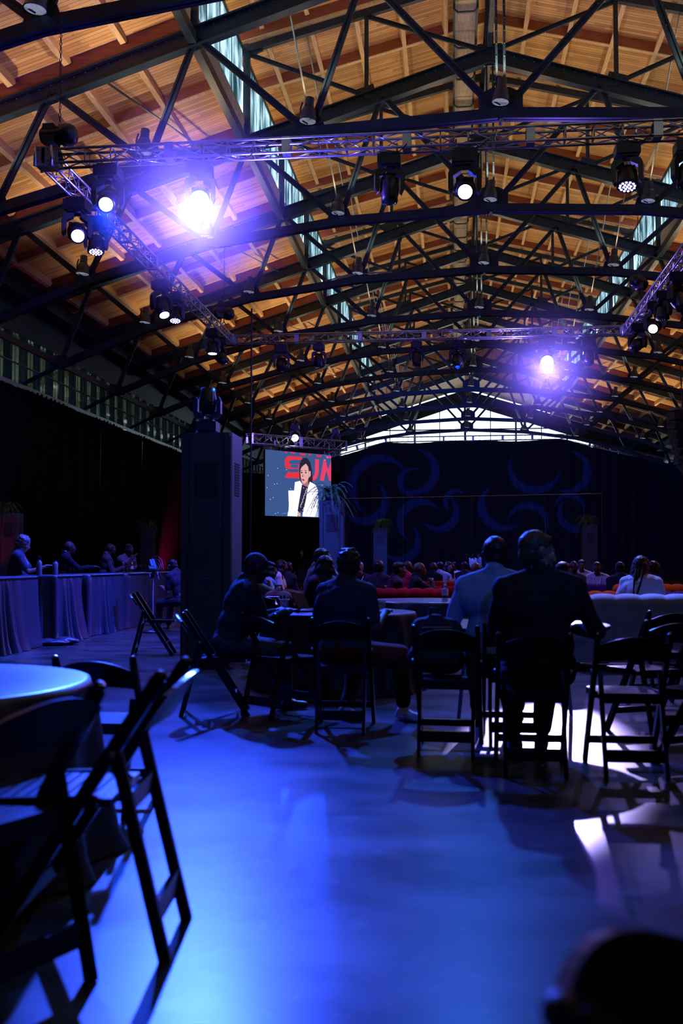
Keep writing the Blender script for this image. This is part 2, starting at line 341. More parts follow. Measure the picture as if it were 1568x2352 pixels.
# --- roof decks, one slab per slope, with purlins and cross beams as parts
def purlin_mesh(name, w, h, L, matn):
    # tapered ends, hanging below z=0
    t = .35
    poly = [(-L / 2, 0), (L / 2, 0), (L / 2, -h * .35), (L / 2 - t, -h), (-L / 2 + t, -h), (-L / 2, -h * .35)]
    return MB().prism(poly, -w / 2, w / 2, axis='x').mesh(name, matn)
pm = purlin_mesh('purlin', .13, .36, S - .14, 'purlin')
YD1 = TY(I1) + 1.5
for sx in (-1, 1):
    a0, a1 = 7.25, XW + .3
    sl = MB().prism([(XR + sx * a0, sidez(a0) + .62), (XR + sx * a1, sidez(a1) + .62), (XR + sx * a1, sidez(a1) + .72), (XR + sx * a0, sidez(a0) + .72)], Y0, Y1)
    c = struct(sl.build('ceiling', 'deck'))
    ang = math.atan(.32) * (1 if sx > 0 else -1)
    for j in range(7):
        d = 7.5 + j * 1.38 + (.02 if j else 0)
        for i in range(I0 - 1, I1 + 2):
            o = obj('purlin', pm, c, (XR + sx * d, TY(i) + S / 2, sidez(d) + .62)); o.rotation_euler = (0, ang, 0)
    for i in range(2 * I0 - 1, 2 * (I1 + 2)):
        y = TY(0) + i * S / 2; full = (i % 2 == 0); h = .42 if full else .3
        poly = [(XR + sx * a0, sidez(a0) + .62), (XR + sx * a1, sidez(a1) + .62), (XR + sx * a1, sidez(a1) + .62 - h), (XR + sx * a0, sidez(a0) + .62 - h)]
        MB().prism(poly, y - .06, y + .06).build('cross_beam', 'beam', c)
        if not full:
            MB().prism([(p[0], p[1]) for p in [(XR + sx * a0, sidez(a0) + .62 - h), (XR + sx * a1, sidez(a1) + .62 - h), (XR + sx * a1, sidez(a1) + .59 - h), (XR + sx * a0, sidez(a0) + .59 - h)]], y - .07, y + .07).build('beam_edge', 'purlin', c)
    # monitor roof
    m1 = 7.75
    c = struct(MB().prism([(XR, monz(0) + .62), (XR + sx * m1, monz(m1) + .62), (XR + sx * m1, monz(m1) + .72), (XR, monz(0) + .72)], Y0, YD1).build('ceiling', 'deck'))
    ang = math.atan(.25) * sx
    for j in range(5):
        d = 1.35 + j * 1.35
        for i in range(I0 - 1, I1):
            o = obj('purlin', pm, c, (XR + sx * d, TY(i) + S / 2, monz(d) + .62)); o.rotation_euler = (0, ang, 0)
    for i in range(2 * I0 - 1, 2 * I1 + 1):
        y = TY(0) + i * S / 2; h = .34
        poly = [(XR, monz(0) + .62), (XR + sx * m1, monz(m1) + .62), (XR + sx * m1, monz(m1) + .62 - h), (XR, monz(0) + .62 - h)]
        MB().prism(poly, y - .06, y + .06).build('cross_beam', 'beam', c)
        MB().prism([(p[0], p[1] - h) for p in [(XR, monz(0) + .62), (XR + sx * m1, monz(m1) + .62), (XR + sx * m1, monz(m1) + .59), (XR, monz(0) + .59)]], y - .07, y + .07).build('beam_edge', 'purlin', c)
    # clerestory windows: one per bay, each with posts, mullions and panes
    for i in range(I0 - 1, I1):
        ya, yb = TY(i), TY(i + 1); xg = XR + sx * 7.32
        w = struct(MB().box((xg, (ya + yb) / 2, 14.52), (.09, S - .3, .12)).build('window_%d' % (i + 4 + (20 if sx > 0 else 0)), 'steel'))
        MB().box((xg, (ya + yb) / 2, 16.58), (.09, S - .3, .12)).build('window_rail', 'steel', w)
        for q in range(4):
            g = MB(); L = (S - .3) / 4; y = ya + .15 + L * (q + .5); r = .32
            P_ = [(y - L / 2 + .02, 14.56 + (r if q == 0 else 0)), (y - L / 2 + .02 + (r if q == 0 else 0), 14.56), (y + L / 2 - .02 - (r if q == 3 else 0), 14.56), (y + L / 2 - .02, 14.56 + (r if q == 3 else 0)), (y + L / 2 - .02, 16.54), (y - L / 2 + .02, 16.54)]
            g.prism(P_, xg - .012, xg + .012, axis='x').build('pane', 'glass', w)
        for q in (1, 2, 3):
            MB().box((xg + .0, ya + .15 + q * (S - .3) / 4, 15.55), (.05, .035, 2.0)).build('mullion', 'steel', w)
        MB().box((xg - sx * .05, (ya + yb) / 2, 14.12), (.05, S - .3, .72)).build('sill_panel', 'sill', w)
        struct(MB().box((XR + sx * 7.2, (ya + yb) / 2, 13.62), (.2, S, .26)).build('eave_beam', 'steel'))
    struct(MB().box((XR + sx * 7.5, YD1 + .04, 16), (1.0, .1, 3)).build('wall_end', 'gable'))
# pale boarded strip beside the ridge with black brackets
rs = struct(MB().box((XR - .68, (Y0 + YD1) / 2, 17.62), (.62, YD1 - Y0, .1)).build('trim_1', 'pale'))
for k in range(34):
    y = 2 + k * 2.03
    pts = [(XR - 1.02, y, 17.6), (XR - 1.02, y, 17.3), (XR - .9, y, 17.2), (XR - .45, y, 17.2), (XR - .34, y, 17.3), (XR - .34, y, 17.6)]
    MB().path(pts, .035, 5).build('bracket', 'steel', rs)
for x in (-1.02, -.34): MB().box((XR + x, (Y0 + YD1) / 2, 17.5), (.06, YD1 - Y0, .16)).build('strip_edge', 'steel', rs)
# gable wall of the raised roof: vertical boards with pale panels, then the glazed end wall
for sx in (-1, 1):
    g = struct(MB().prism([(XR, 19.0), (XR + sx * 7.7, monz(7.7) + .7), (XR + sx * 7.7, 13.6), (XR, 16.1)], YD1 + .02, YD1 + .1).build('wall_gable', 'gable'))
    for q in range(21):
        x = .25 + q * .36
        if x > 7.5: break
        MB().box((XR + sx * x, YD1, (monz(x) + sidez(x)) / 2 + .1), (.03, .05, monz(x) - sidez(x) - .3)).build('batten', 'beam', g)
    # lower slope between the raised roof's end and the end wall
    def lowdeck(d0, d1, ya, yb, m_='deck', nm='deck_strip', par=None):
        return MB().prism([(XR + sx * d0, sidez(d0) + .58), (XR + sx * d1, sidez(d1) + .58), (XR + sx * d1, sidez(d1) + .70), (XR + sx * d0, sidez(d0) + .70)], ya, yb).build(nm, m_, par)
    lc = struct(lowdeck(0, 7.3, YD1 + 3.2, Y1, nm='ceiling'))
    for (d0, d1) in ((0, .9), (2.2, 3.6), (5.0, 6.2), (7.0, 7.3)): lowdeck(d0, d1, YD1, YD1 + 3.2, par=lc)
    for (d0, d1) in ((.9, 2.2), (3.6, 5.0), (6.2, 7.0)): lowdeck(d0, d1, YD1, YD1 + .8, par=lc); lowdeck(d0 + .02, d1 - .02, YD1 + .8, YD1 + 3.2, 'clear', 'skylight_pane', lc)
    ew = struct(MB().prism([(XR, 16.4), (XR + sx * XW, sidez(XW) + .7), (XR + sx * XW, sidez(XW) - .9), (XR, 15.2)], Y1 - .1, Y1 + .1).build('window_%d' % (50 + sx), 'steel'))
    for q in range(0, 8):
        x = q * 2.2
        MB().box((XR + sx * (x + .02), Y1, (sidez(x) - .3 + 9) / 2), (.16 if q % 2 == 0 else .08, .12, sidez(x) - .3 - 9)).build('mullion', 'steel', ew)
        if q >= 5 and q < 7:
            MB().prism([(XR + sx * (x + .08), 9), (XR + sx * (x + 2.12), 9), (XR + sx * (x + 2.12), sidez(x + 2.1) - .7), (XR + sx * (x + .08), sidez(x) - .7)], Y1 - .01, Y1 + .01).build('end_panel', 'wall', ew)
        if q < 5:
            MB().prism([(XR + sx * (x + .08), 9), (XR + sx * (x + 2.12), 9), (XR + sx * (x + 2.12), sidez(x + 2.1) - .7), (XR + sx * (x + .08), sidez(x) - .7)], Y1 - .01, Y1 + .01).build('pane', 'clear', ew)
    MB().box((XR + sx * 8, Y1, 12.9), (16, .1, .1)).build('glazing_bar', 'steel', ew)
struct(MB().box((XR, Y1, 4.5), (2 * XW, .3, 9)).build('wall_front', 'wall'))
# side glazing above the drapes
for sx in (-1, 1):
    for i in range(I0 - 1, I1 + 2):
        ya = TY(i); xg = XR + sx * XW
        w = struct(MB().box((xg, ya + S / 2, 10.2), (.16, S, 1.3)).build('window_%d' % (60 + i + (20 if sx > 0 else 0)), 'steel'))
        for q in range(5):
            MB().box((xg, ya + .35 + q * 1.2, 8.5), (.26, .09 if q % 2 else .2, 2.1)).build('window_post', 'steel', w)
            MB().box((xg + .02, ya + .95 + q * 1.2, 8.5), (.02, 1.05, 2.1)).build('pane', 'pane', w)
            MB().box((xg, ya + .95 + q * 1.2, 8.5), (.05, .03, 2.1)).build('mullion', 'alu', w)
        MB().box((xg - sx * .12, ya + S / 2, 7.66), (.14, S, .14)).build('window_sill', 'alu', w)
        struct(MB().box((XR + sx * 15.42, ya + S / 2, 8.5), (.1, S, .22)).build('side_girder', 'steel'))
        struct(MB().box((XR + sx * 16.6, ya + S / 2, 10.92), (.9, S, .5)).build('gutter_box', 'steel'))
        struct(MB().tube((XR + sx * 16.3, ya, 8.2), (XR + sx * 16.3, ya + S, 8.2), .035).build('side_pipe', 'alu'))

# ================================================================== ROOF TRUSSES
BN = [(0, 11.47), (4.4, 11.25), (8.3, 10.7), (12.1, 9.7), (15.4, 8.42), (16.9, 7.72)]
TN = [(0, 16.0), (3.15, 15.0), (7.15, 13.72), (10.7, 12.58), (14.2, 11.46), (16.9, 10.6)]
def truss_proto():
    t = empty('roof_truss', (XR, 0, 0), 0)
    for s in (-1, 1):
        g = MB(); p0 = (0, 0, 15.99); p1 = (s * 16.9, 0, sidez(16.9))
        g.bar(p0, p1, .02, .42, up=(0, 0, 1)); up = Vector((s * .32, 0, 1)).normalized()
        for k in (-.21, .21):
            o = up * k; g.bar(Vector(p0) + o, Vector(p1) + o, .28, .022, up=up)
        g.build('top_chord', 'steel', t)
        rv = MB(); d = Vector(p1) - Vector(p0); L = d.length; d.normalize()
        for k in range(int(L / .3)):
            for o in (.15,):
                p = Vector(p0) + d * (k * .3 + .1) + up * o + Vector((0, -.016, 0))
                rv.add([p + d * .026, p + up * .026, p - d * .026, p - up * .026, p + Vector((0, -.018, 0))], [(0, 1, 4), (1, 2, 4), (2, 3, 4), (3, 0, 4)])
        tag(rv.build('rivet', 'steel2', t), kind='stuff')
        g = MB()
        for (a, b) in zip(BN[:-1], BN[1:]):
            w = .24 if a[0] < 14 else .12
            for oy in (-.07, .07): g.bar((s * a[0], oy, a[1]), (s * b[0], oy, b[1]), .1 if a[0] < 14 else .05, w if a[0] < 14 else .1)
        g.build('bottom_chord', 'steel', t)
        W_ = [(0, 1), (1, 1), (1, 2), (2, 2), (2, 3), (3, 3), (3, 4), (4, 4)]
        for n_, (bi, ti) in enumerate(W_):
            b, p = BN[bi], TN[ti]; w = .17 if n_ < 4 else .19
            g = MB()
            a = Vector((s * b[0], 0, b[1])); c = Vector((s * p[0], 0, p[1])); dd = (c - a).normalized(); nn = Vector((dd.z, 0, -dd.x))
            for k in (-1, 1):
                g.bar(a + nn * (k * w * .32), c + nn * (k * w * .32), .07, .05, up=nn)
            g.bar(a, c, .02, w * .6, up=nn)
            for k in range(1, int((c - a).length / 1.1)):
                p_ = a + dd * (k * 1.1)
                g.ell(p_ + Vector((0, -.03, 0)) + nn * .0, (.022, .015, .022), 5, 3)
            g.build('web_member', 'steel', t)
        for bi in (1, 2, 3, 4):
            b = BN[bi]; MB().prism([(s * b[0] - .42, b[1] - .06), (s * b[0] + .42, b[1] - .06), (s * b[0] + .26, b[1] + .38), (s * b[0] - .26, b[1] + .38)], -.02, .02).build('gusset_plate', 'steel', t)
        # raised roof framing
        MB().bar((s * 7.2, 0, 13.8), (s * 7.2, 0, 16.75), .2, .14, up=(0, 1, 0)).build('monitor_post', 'steel', t)
        MB().bar((s * 3.6, 0, 14.9), (s * 3.6, 0, 17.5), .12, .10, up=(0, 1, 0)).build('monitor_post', 'steel', t)
        MB().bar((0, 0, 18.4), (s * 7.6, 0, monz(7.6)), .16, .22).build('monitor_chord', 'steel', t)
        MB().channel((s * 7.15, 0, 16.45), (s * 3.65, 0, 15.0), .13).build('monitor_brace', 'steel', t)
        MB().channel((s * 3.6, 0, 17.4), (s * .15, 0, 16.15), .13).build('monitor_brace', 'steel', t)
        MB().tube((s * 5.4, .03, 17.0), (s * 4.4, .03, 11.5), .022, n=6).build('tie_rod', 'rod', t)
        MB().prism([(s * 7.2, 16.3), (s * 6.7, 16.55), (s * 7.2, 16.8)] if s > 0 else [(s * 7.2, 16.8), (s * 6.7, 16.55), (s * 7.2, 16.3)], -.03, .03).build('gusset_plate', 'steel', t)
        MB().prism([(s * 3.3, 14.95), (s * 4.0, 14.75), (s * 3.9, 15.2), (s * 3.4, 15.35)], -.02, .02).build('gusset_plate', 'steel', t)
    b = MB().prism([(-.5, 11.42), (.5, 11.42), (.5, 11.95), (.2, 12.1), (-.2, 12.1), (-.5, 11.95)], -.02, .02); b.build('gusset_plate', 'steel', t)
    g = MB()
    for x in (-.09, .09): g.bar((x, 0, 11.5), (x, 0, 18.3), .05, .16, up=(0, 1, 0))
    for k in range(22): g.ell((-.09, -.09, 11.9 + k * .3), (.018, .014, .018), 5, 3); g.ell((.09, -.09, 11.9 + k * .3), (.018, .014, .018), 5, 3)
    g.build('centre_post', 'steel', t)
    MB().prism([(-.5, 15.7), (.5, 15.7), (.35, 16.35), (-.35, 16.35)], -.03, .03).build('gusset_plate', 'steel', t)
    g = MB().tube((0, -.1, 11.3), (0, .1, 11.3), .05); g.build('hanging_eye', 'rod', t)
    return t
tp = truss_proto(); index_kids(tp)
GT = 'black steel roof trusses across the hall'
def tl(k): return 'black riveted steel roof truss, %s from the camera' % ('the one' if k == 0 else ORD[k]) if k else 'black riveted steel roof truss nearest the camera, only its left limb in view'
tp.location = (XR, TY(I0 + 1), 0)
tag(tp, tl(0), 'roof truss', GT)
for k, i in enumerate(range(I0 + 2, I1 + 1)): dup(tp, loc=(XR, TY(i), 0), label=tl(k + 1))
# longitudinal ridge lattice
lat = MB()
for i in range(I0, I1):
    y = TY(i)
    for k in range(4):
        a = y + k * S / 4; b = a + S / 4
        lat.bar((XR, a, 16.4 if k % 2 else 18.1), (XR, b, 18.1 if k % 2 else 16.4), .07, .07)
rl = tag(MB().box((XR, (TY(I0) + TY(I1)) / 2, 18.15), (.14, (I1 - I0) * S, .2)).build('ridge_lattice', 'steel'), 'black steel lattice running along the ridge', 'ridge beam')
MB().box((XR, (TY(I0) + TY(I1)) / 2, 16.3), (.14, (I1 - I0) * S, .2)).build('lower_rail', 'steel', rl)
tag(lat.build('lacing_bar', 'steel', rl), kind='stuff')
# crossed sway rods between trusses on the lower chords
for s in (-1, 1):
    for i in range(I0, I1, 2):
        r_ = MB().tube((XR + s * 9.5, TY(i), sidez(9.5) - .1), (XR + s * 8.3, TY(i + 1), sidez(8.3) + .1), .03, n=5)
        tag(r_.build('sway_rod', 'steel'), 'thin dark sway rod in the bay behind %s roof truss, %s slope' % (ORD[max(0, i + 1)] if i > I0 else 'the nearest', 'drape side' if s < 0 else 'far-speaker side'), 'rod', 'sway rods under the roof slopes')

# --- bell lamps on the truss joints
def bell_proto(lit):
    t = empty('bell_lamp', (0, 0, 0))
    m = Matrix.Rotation(R(5), 3, 'Y')
    MB().lathe([(.08, .56), (.105, .54), (.105, .38), (.115, .35), (.115, .33)], 12, m=m).build('housing', 'bell', t, True)
    MB().lathe([(.11, .34), (.15, .28), (.175, .20), (.19, .08), (.20, .02), (.215, 0), (.19, .0)], 16, m=m).build('reflector_shade', 'bell', t, True)
    MB().lathe([(.0, .02), (.19, .02), (.19, .0), (.0, .0)], 16, m=m).build('lens', 'bell_glass', t)
    MB().path([(-.12, 0, .45), (-.17, 0, .30), (-.17, 0, .05), (0, 0, -.06)], .02, 5).build('bracket', 'steel', t)
    return t
bp = bell_proto(1); index_kids(bp)
NODES = {-3: 'third joint left of the centre post', -2: 'second joint left of the centre post', -1: 'first joint left of the centre post', 0: 'centre post foot', 1: 'first joint right of the centre post', 2: 'second joint right of the centre post', 3: 'third joint right of the centre post'}
first = True
lampd = None
for k, i in enumerate(range(I0 + 1, I1 + 1)):
    for n_ in range(-3, 4):
        if i == I1 and abs(n_) > 2: continue
        b = BN[abs(n_)]; sx = -1 if n_ < 0 else 1
        L = (XR + sx * b[0] - .02, TY(i) - .28, b[1] + .16)
        lab = 'bell lamp on the %s roof truss, %s' % (ORD[k], NODES[n_])
        if first: bp.location = L; tag(bp, lab, 'lamp', 'bell lamps on the roof trusses'); o = bp; first = False
        else: o = dup(bp, loc=L, label=lab, group='bell lamps on the roof trusses'); o['category'] = 'lamp'
        if lampd is None:  # upward fill added above each bell, the bell itself gives no light
            ld = lamp('added_roof_fill', 'SPOT', (0, 0, .75), WARM, UP_POWER, radius=.12, size=165, blend=.6, rot=(PI, 0, 0)); lampd = ld.data
            ld.parent = o
        else:
            ld = bpy.data.objects.new('added_roof_fill', lampd); COL.objects.link(ld); ld.location = (0, 0, .75); ld.rotation_euler = (PI, 0, 0); ld.parent = o

# ================================================================== LIGHTING TRUSS RING
def box_truss(name, length, label, nsec, w=.29, parent=None, stuff=False, group=None):
    # lies along local +X from 0 to length, centred on z=0
    t = empty(name, (0, 0, 0)); tag(t, label, 'lighting truss', group)
    h = w / 2 - .025
    for y in (-h, h):
        for z in (-h, h): MB().tube((0, y, z), (length, y, z), .025, n=8).build('chord_tube', 'alu', t, True)
    L = length / nsec; cells = max(2, round(L / .5)); c = (L - .2) / cells
    bm_ = MB(); vert = MB().tube((0, 0, -h), (0, 0, h), .0125, n=5).mesh('brace', 'alu', True)
    diag = MB().tube((0, 0, -h), (c, 0, h), .0125, n=5).mesh('brace', 'alu', True)
    plate = MB().box((0, 0, 0), (.05, .02, w)).mesh('end_plate', 'alu')
    for s_ in range(nsec):
        x0 = s_ * L + .1
        for k in range(cells):
            up = (k + s_) % 2 == 0
            for f in range(4):
                rot = f * PI / 2
                off = {0: (0, -h, 0), 1: (0, 0, -h), 2: (0, h, 0), 3: (0, 0, h)}[f]
                if stuff:
                    bm_ = bm_
                    a = Vector((x0 + k * c, 0, -h if up else h)); b = Vector((x0 + (k + 1) * c, 0, h if up else -h))
                    Q = Matrix.Rotation(rot, 3, 'X'); bm_.tube(Q @ a + Vector(off), Q @ b + Vector(off), .012, n=4, cap=False)
                    bm_.tube(Q @ Vector((x0 + k * c, 0, -h)) + Vector(off), Q @ Vector((x0 + k * c, 0, h)) + Vector(off), .012, n=4, cap=False)
                else:
                    o = obj('brace', diag, t, (x0 + (k if up else k + 1) * c, off[1], off[2])); o.rotation_euler = (rot, 0, 0)
                    if not up: o.scale = (-1, 1, 1)
                    if k: o = obj('brace', vert, t, (x0 + k * c, off[1], off[2])); o.rotation_euler = (rot, 0, 0)
        for x in (s_ * L + .03, (s_ + 1) * L - .03):
            for f in (0, 1, 2, 3):
                off = {0: (0, -h, 0), 1: (0, 0, -h), 2: (0, h, 0), 3: (0, 0, h)}[f]
                o = obj('end_plate', plate, t, (x, off[1], off[2])); o.rotation_euler = (f * PI / 2, 0, 0)
                o.scale = (1.6, 1, 1)
    if stuff: tag(bm_.build('brace', 'alu', t), kind='stuff')
    return t
def corner(x, y, z):
    t = empty('truss_corner', (x, y, z)); tag(t, None, 'truss corner', 'corner blocks of the lighting truss')
    w = .34
    for sx in (-1, 1):
        for sy in (-1, 1): MB().tube((sx * .145, sy * .145, -w / 2), (sx * .145, sy * .145, w / 2), .03, n=8).build('post', 'alu', t, True)
    for f in range(4):
        a = f * PI / 2
        for k in (-1, 1):
            MB().box((k * .085, 0, 0), (.11, .015, .30), 0).build('corner_plate', 'alu', t)
            o = t.children[-1] if False else COL.objects[-1]
            o.location = (math.sin(a) * .155, -math.cos(a) * .155, 0); o.rotation_euler = (0, 0, a)
            for zz in (-.1, .1):
                bo = MB().ell((k * .085, -.01, zz), (.014, .008, .014), 6, 4).build('bolt', 'fix', o)
    MB().box((0, 0, .15), (.3, .3, .02)).build('cap_plate', 'alu', t); MB().box((0, 0, -.15), (.3, .3, .02)).build('cap_plate', 'alu', t)
    return t
CX0, CX1, CY0, CY1 = -6.88, 5.22, 16.1, 30.2
for (x, y, lab) in ((CX0, CY0, 'aluminium truss corner block under the chain hoist at the near left'), (CX0, CY1, 'aluminium truss corner block at the far left of the ring'), (CX1, CY1, 'aluminium truss corner block at the far right of the ring')):
    c = corner(x, y, ZT); c['label'] = lab
t1 = box_truss('box_truss', 14.0, 'silver aluminium box truss crossing the frame, the near side of the ring', 7); t1.location = (CX0 + .17, CY0, ZT)
t2 = box_truss('box_truss', CY1 - CY0 - .34, 'silver box truss running away along the drape side of the ring', 7); t2.location = (CX0, CY0 + .17, ZT); t2.rotation_euler = (0, 0, PI / 2)
t3 = box_truss('box_truss', CX1 - CX0 - .34, 'blue-lit box truss crossing the hall at the far side of the ring', 6); t3.location = (CX0 + .17, CY1, ZT)
t4 = box_truss('box_truss', 12.0, 'silver box truss coming forward above the far-right fixtures', 6, stuff=False); t4.location = (CX1, CY1 - .17, ZT); t4.rotation_euler = (0, 0, -PI / 2)
# truss that follows the roof above the far drape
YFAR = 78.0
far_pts = [(-16.5, 7.9), (-5.2, 10.85), (8.45, 10.9), (19.0, 8.2)]
for k, (a, b) in enumerate(zip(far_pts[:-1], far_pts[1:])):
    L = math.dist(a, b); t = box_truss('box_truss', L, ['silver box truss sloping down to the left above the far navy drape', 'level silver box truss under the bright end window', 'silver box truss sloping down to the right above the far navy drape'][k], max(2, round(L / 2.4)), w=.42, stuff=True)
    t.location = (a[0], YFAR, a[1]); t.rotation_euler = (0, -math.atan2(b[1] - a[1], b[0] - a[0]), 0)
# short truss carrying the screen
SP0 = Vector((hx(570, 31.9), 31.9, 5.27)); SP1 = Vector((hx(790, 34.8), 34.8, 5.32))
ts = box_truss('box_truss', (SP1 - SP0).length, 'short silver box truss carrying the hanging video screen', 2, w=.36); ts.location = SP0
ts.rotation_euler = (0, -math.atan2(SP1.z - SP0.z, (SP1 - SP0).xy.length), math.atan2(SP1.y - SP0.y, SP1.x - SP0.x))
# chains, hoists
def hoist(x, y, z, top, lab, rz=0):
    t = empty('chain_hoist', (x, y, z), rz); tag(t, lab, 'hoist', 'chain hoists of the lighting truss')
    MB().lathe([(.0, -.32), (.12, -.32), (.16, -.27), (.16, .05), (.19, .06), (.19, .2), (.14, .28), (0, .29)], 14, m=Matrix.Rotation(R(90), 3, 'Y') @ Matrix.Rotation(R(90), 3, 'Z')).build('motor_body', 'fix', t, True)
    MB().box((-.15, 0, 0), (.2, .3, .32)).build('gear_case', 'bell', t)
    g = MB()
    n = int((top - z) / .07)
    for k in range(n):
        zz = .15 + k * .07
        if k % 2: g.path([(0, 0, zz - .04), (.016, 0, zz - .02), (.016, 0, zz + .02), (0, 0, zz + .04), (-.016, 0, zz + .02), (-.016, 0, zz - .02), (0, 0, zz - .04)], .007, 4)
        else: g.path([(0, 0, zz - .04), (0, .016, zz - .02), (0, .016, zz + .02), (0, 0, zz + .04), (0, -.016, zz + .02), (0, -.016, zz - .02), (0, 0, zz - .04)], .007, 4)
    tag(g.build('chain', 'fix', t), kind='stuff')
    MB().path([(0, 0, -.15), (0, 0, -.25), (.12, 0, -.42), (-.12, 0, -.42), (0, 0, -.25)], .015, 5).build('sling', 'fix', t)
    MB().box((-.1, 0, -.24), (.03, .05, .09)).build('hook_tag', 'red_tag', t)
hoist(CX0 + .18, CY0 + .1, ZT + .45, 10.6, 'black chain hoist with a red hook tag over the near left truss corner')
hoist(CX0 + .1, CY1 - 1.2, ZT + .55, 10.9, 'black chain hoist over the far left truss corner', .5)
hoist(CX1 - .2, CY1 - 3.0, ZT + .6, 10.9, 'black chain hoist over the far right truss corner', 1)
hoist(CX0 + 9.6, CY0, ZT + 2.7, 11.2, 'small black chain hoist high above the near truss', 1)

# ------------------------------------------------------------------ moving lights
def moving_light(loc, aim, lens='lens_off', s=1.0, label='', up=False, wash=False, name=None, group='moving head lights on the truss ring', body_rz=0, beams=None):
    """clamps + base box on top, yoke with two arms, tilting head aimed along 'aim'"""
    t = empty(name or ('wash_light' if wash else 'moving_head_light'), loc, body_rz); t.scale = (s, s, s if not up else -s)
    tag(t, label, 'stage light', group)
    MB().box((0, 0, -.14), (.36, .30, .16)).box((0, 0, -.05), (.28, .24, .05)).box((0, 0, -.235), (.24, .24, .04)).build('base', 'fix', t)
    for x in (-.12, .12):
        g = MB(); g.path([(x, -.05, .12), (x, .05, .10), (x, .05, .0), (x, 0, -.04)], .014, 5).box((x, 0, -.01), (.05, .05, .05)).build('clamp', 'metal', t)
    MB().lathe([(.09, -.27), (.09, -.22)], 12).build('pan_bearing', 'fix', t)
    a = Vector(aim) - Vector(loc)
    if up: a = Vector((a.x, a.y, -a.z))
    a.rotate(Euler((0, 0, -body_rz)))
    yaw_ = math.atan2(a.x, a.y); hz = math.hypot(a.x, a.y); tilt = math.atan2(-a.z, hz)
    Yk = Matrix.Rotation(-yaw_, 3, 'Z')
    for x in (-1, 1):
        pts = [(x * .05, -.27), (x * .20, -.29), (x * .235, -.36), (x * .235, -.58), (x * .20, -.66), (x * .165, -.62), (x * .165, -.40), (x * .05, -.33)]
        if x < 0: pts = pts[::-1]
        g = MB().prism(pts, -.07, .07); g.v = [tuple(Yk @ Vector(v)) for v in g.v]; g.build('yoke_arm', 'fix', t)
    # head pointing along local +Y tilted down
    Hm = Yk @ Matrix.Rotation(-tilt, 3, 'X')
    c = Vector((0, 0, -.56))
    Hy = Hm @ Matrix.Rotation(R(-90), 3, 'X')       # local z -> head axis
    if wash: prof = [(0, -.18), (.10, -.17), (.145, -.10), (.155, .05), (.165, .12), (.165, .16), (.15, .16)]
    else: prof = [(0, -.22), (.08, -.215), (.13, -.15), (.15, -.05), (.15, .08), (.13, .16), (.13, .24), (.11, .245)]
    hd = MB().lathe(prof, 18, o=c, m=Hy).build('head', 'fix', t, True)
    for q in range(4):
        aa = q * PI / 2 + .785; f_ = MB()
        for w_ in range(3): f_.box(Hy @ Vector((math.cos(aa) * .14, math.sin(aa) * .14, -.12 + w_ * .05)) + c, (.05, .05, .012), m=Hy)
        f_.build('cooling_fin', 'fix', hd)
    if wash:
        f_ = MB().lathe([(0, .15), (.15, .15), (.15, .145), (0, .145)], 18, o=c, m=Hy).build('lens_face', 'lens_off', t)
        cells = MB()
        for ring, n in ((0, 1), (.055, 6), (.11, 12)):
            for k in range(n):
                an = 2 * PI * k / n; p = Hy @ Vector((math.cos(an) * ring, math.sin(an) * ring, .155)) + c
                cells.ell(p, (.022, .022, .022), 8, 4)
        tag(cells.build('led_cells', lens, t, True), kind='stuff')
        lp = Hy @ Vector((0, 0, .20)) + c
    else:
        lp = Hy @ Vector((0, 0, .30)) + c
        k_ = 1.38 if lens in ('lens_blue', 'lens_lav') else 1.0  # the two glaring lenses are drawn wider to imitate their bloom
        MB().lathe([(.0, .262), (.06 * k_, .258), (.10 * k_, .247), (.10 * k_, .225), (0, .225)], 18, o=c, m=Hy).build('lens', lens, t, True)
    lw = Vector(loc) + Matrix.Rotation(body_rz, 3, 'Z') @ (lp * s)
    for (col_, pw, aim_, size_, bl_) in BEAMS.get(beams, []): lamp('stage_beam', 'SPOT', lw, col_, pw, target=aim_, radius=.09, size=size_, blend=bl_)
    return t
ZH = ZT - .16
G = 'moving head lights on the truss ring'
moving_light((-5.77, CY0 - .05, ZH), (-3.6, 6, 2.2), 'lens_white', 1.15, 'moving light with a small white-blue lens beside the near left corner', beams='near_corner')
moving_light((-4.19, CY0, ZH), (-1.2, 3.2, 0), 'lens_blue', 1.1, 'moving light glaring blazing blue-white under the near truss', beams='near_blaze')
moving_light((-1.0, CY0, ZH), (-.8, CY0 - 1.0, -12), 'lens_off', 1.05, 'unlit moving light pointing straight down from the near truss')
moving_light((.23, CY0, ZH), (.3, 7.2, 2.2), 'lens_white', 1.15, 'moving light with a bright white lens near the middle of the near truss', beams='near_mid')
moving_light((2.82, CY0, ZH), (2.2, 14, 0), 'lens_led', 1.05, 'LED wash light glowing violet, pointing down from the near truss', wash=True, beams='near_violet')
moving_light((3.75, CY0, ZH), (3.9, 15.5, 0), 'lens_off', 1.05, 'dark stage light cut by the right edge under the near truss', wash=True)
moving_light((CX0, 17.5, ZH), (-3.0, 9.5, 2.5), 'lens_white', 1.15, 'moving light with a lit lens, first along the drape-side truss', beams='side_first')
moving_light((CX0, 18.5, ZH), (-6.4, 17.0, 0), 'lens_led', 1.0, 'LED wash light pointing down, first pair along the drape-side truss', wash=True)
moving_light((CX0, 22.9, ZH), (-3.8, 20.0, 1), 'lens_white', 1.15, 'moving light with a lit lens, second pair along the drape-side truss', beams='side_second')
moving_light((CX0, 24.1, ZH), (-6.4, 22.0, 0), 'lens_led', 1.0, 'LED wash light pointing down, second pair along the drape-side truss', wash=True)
moving_light((CX0, 28.0, ZH), (-6.8, 27.5, 0), 'lens_led', 1.0, 'LED wash light just before the far left corner', wash=True)
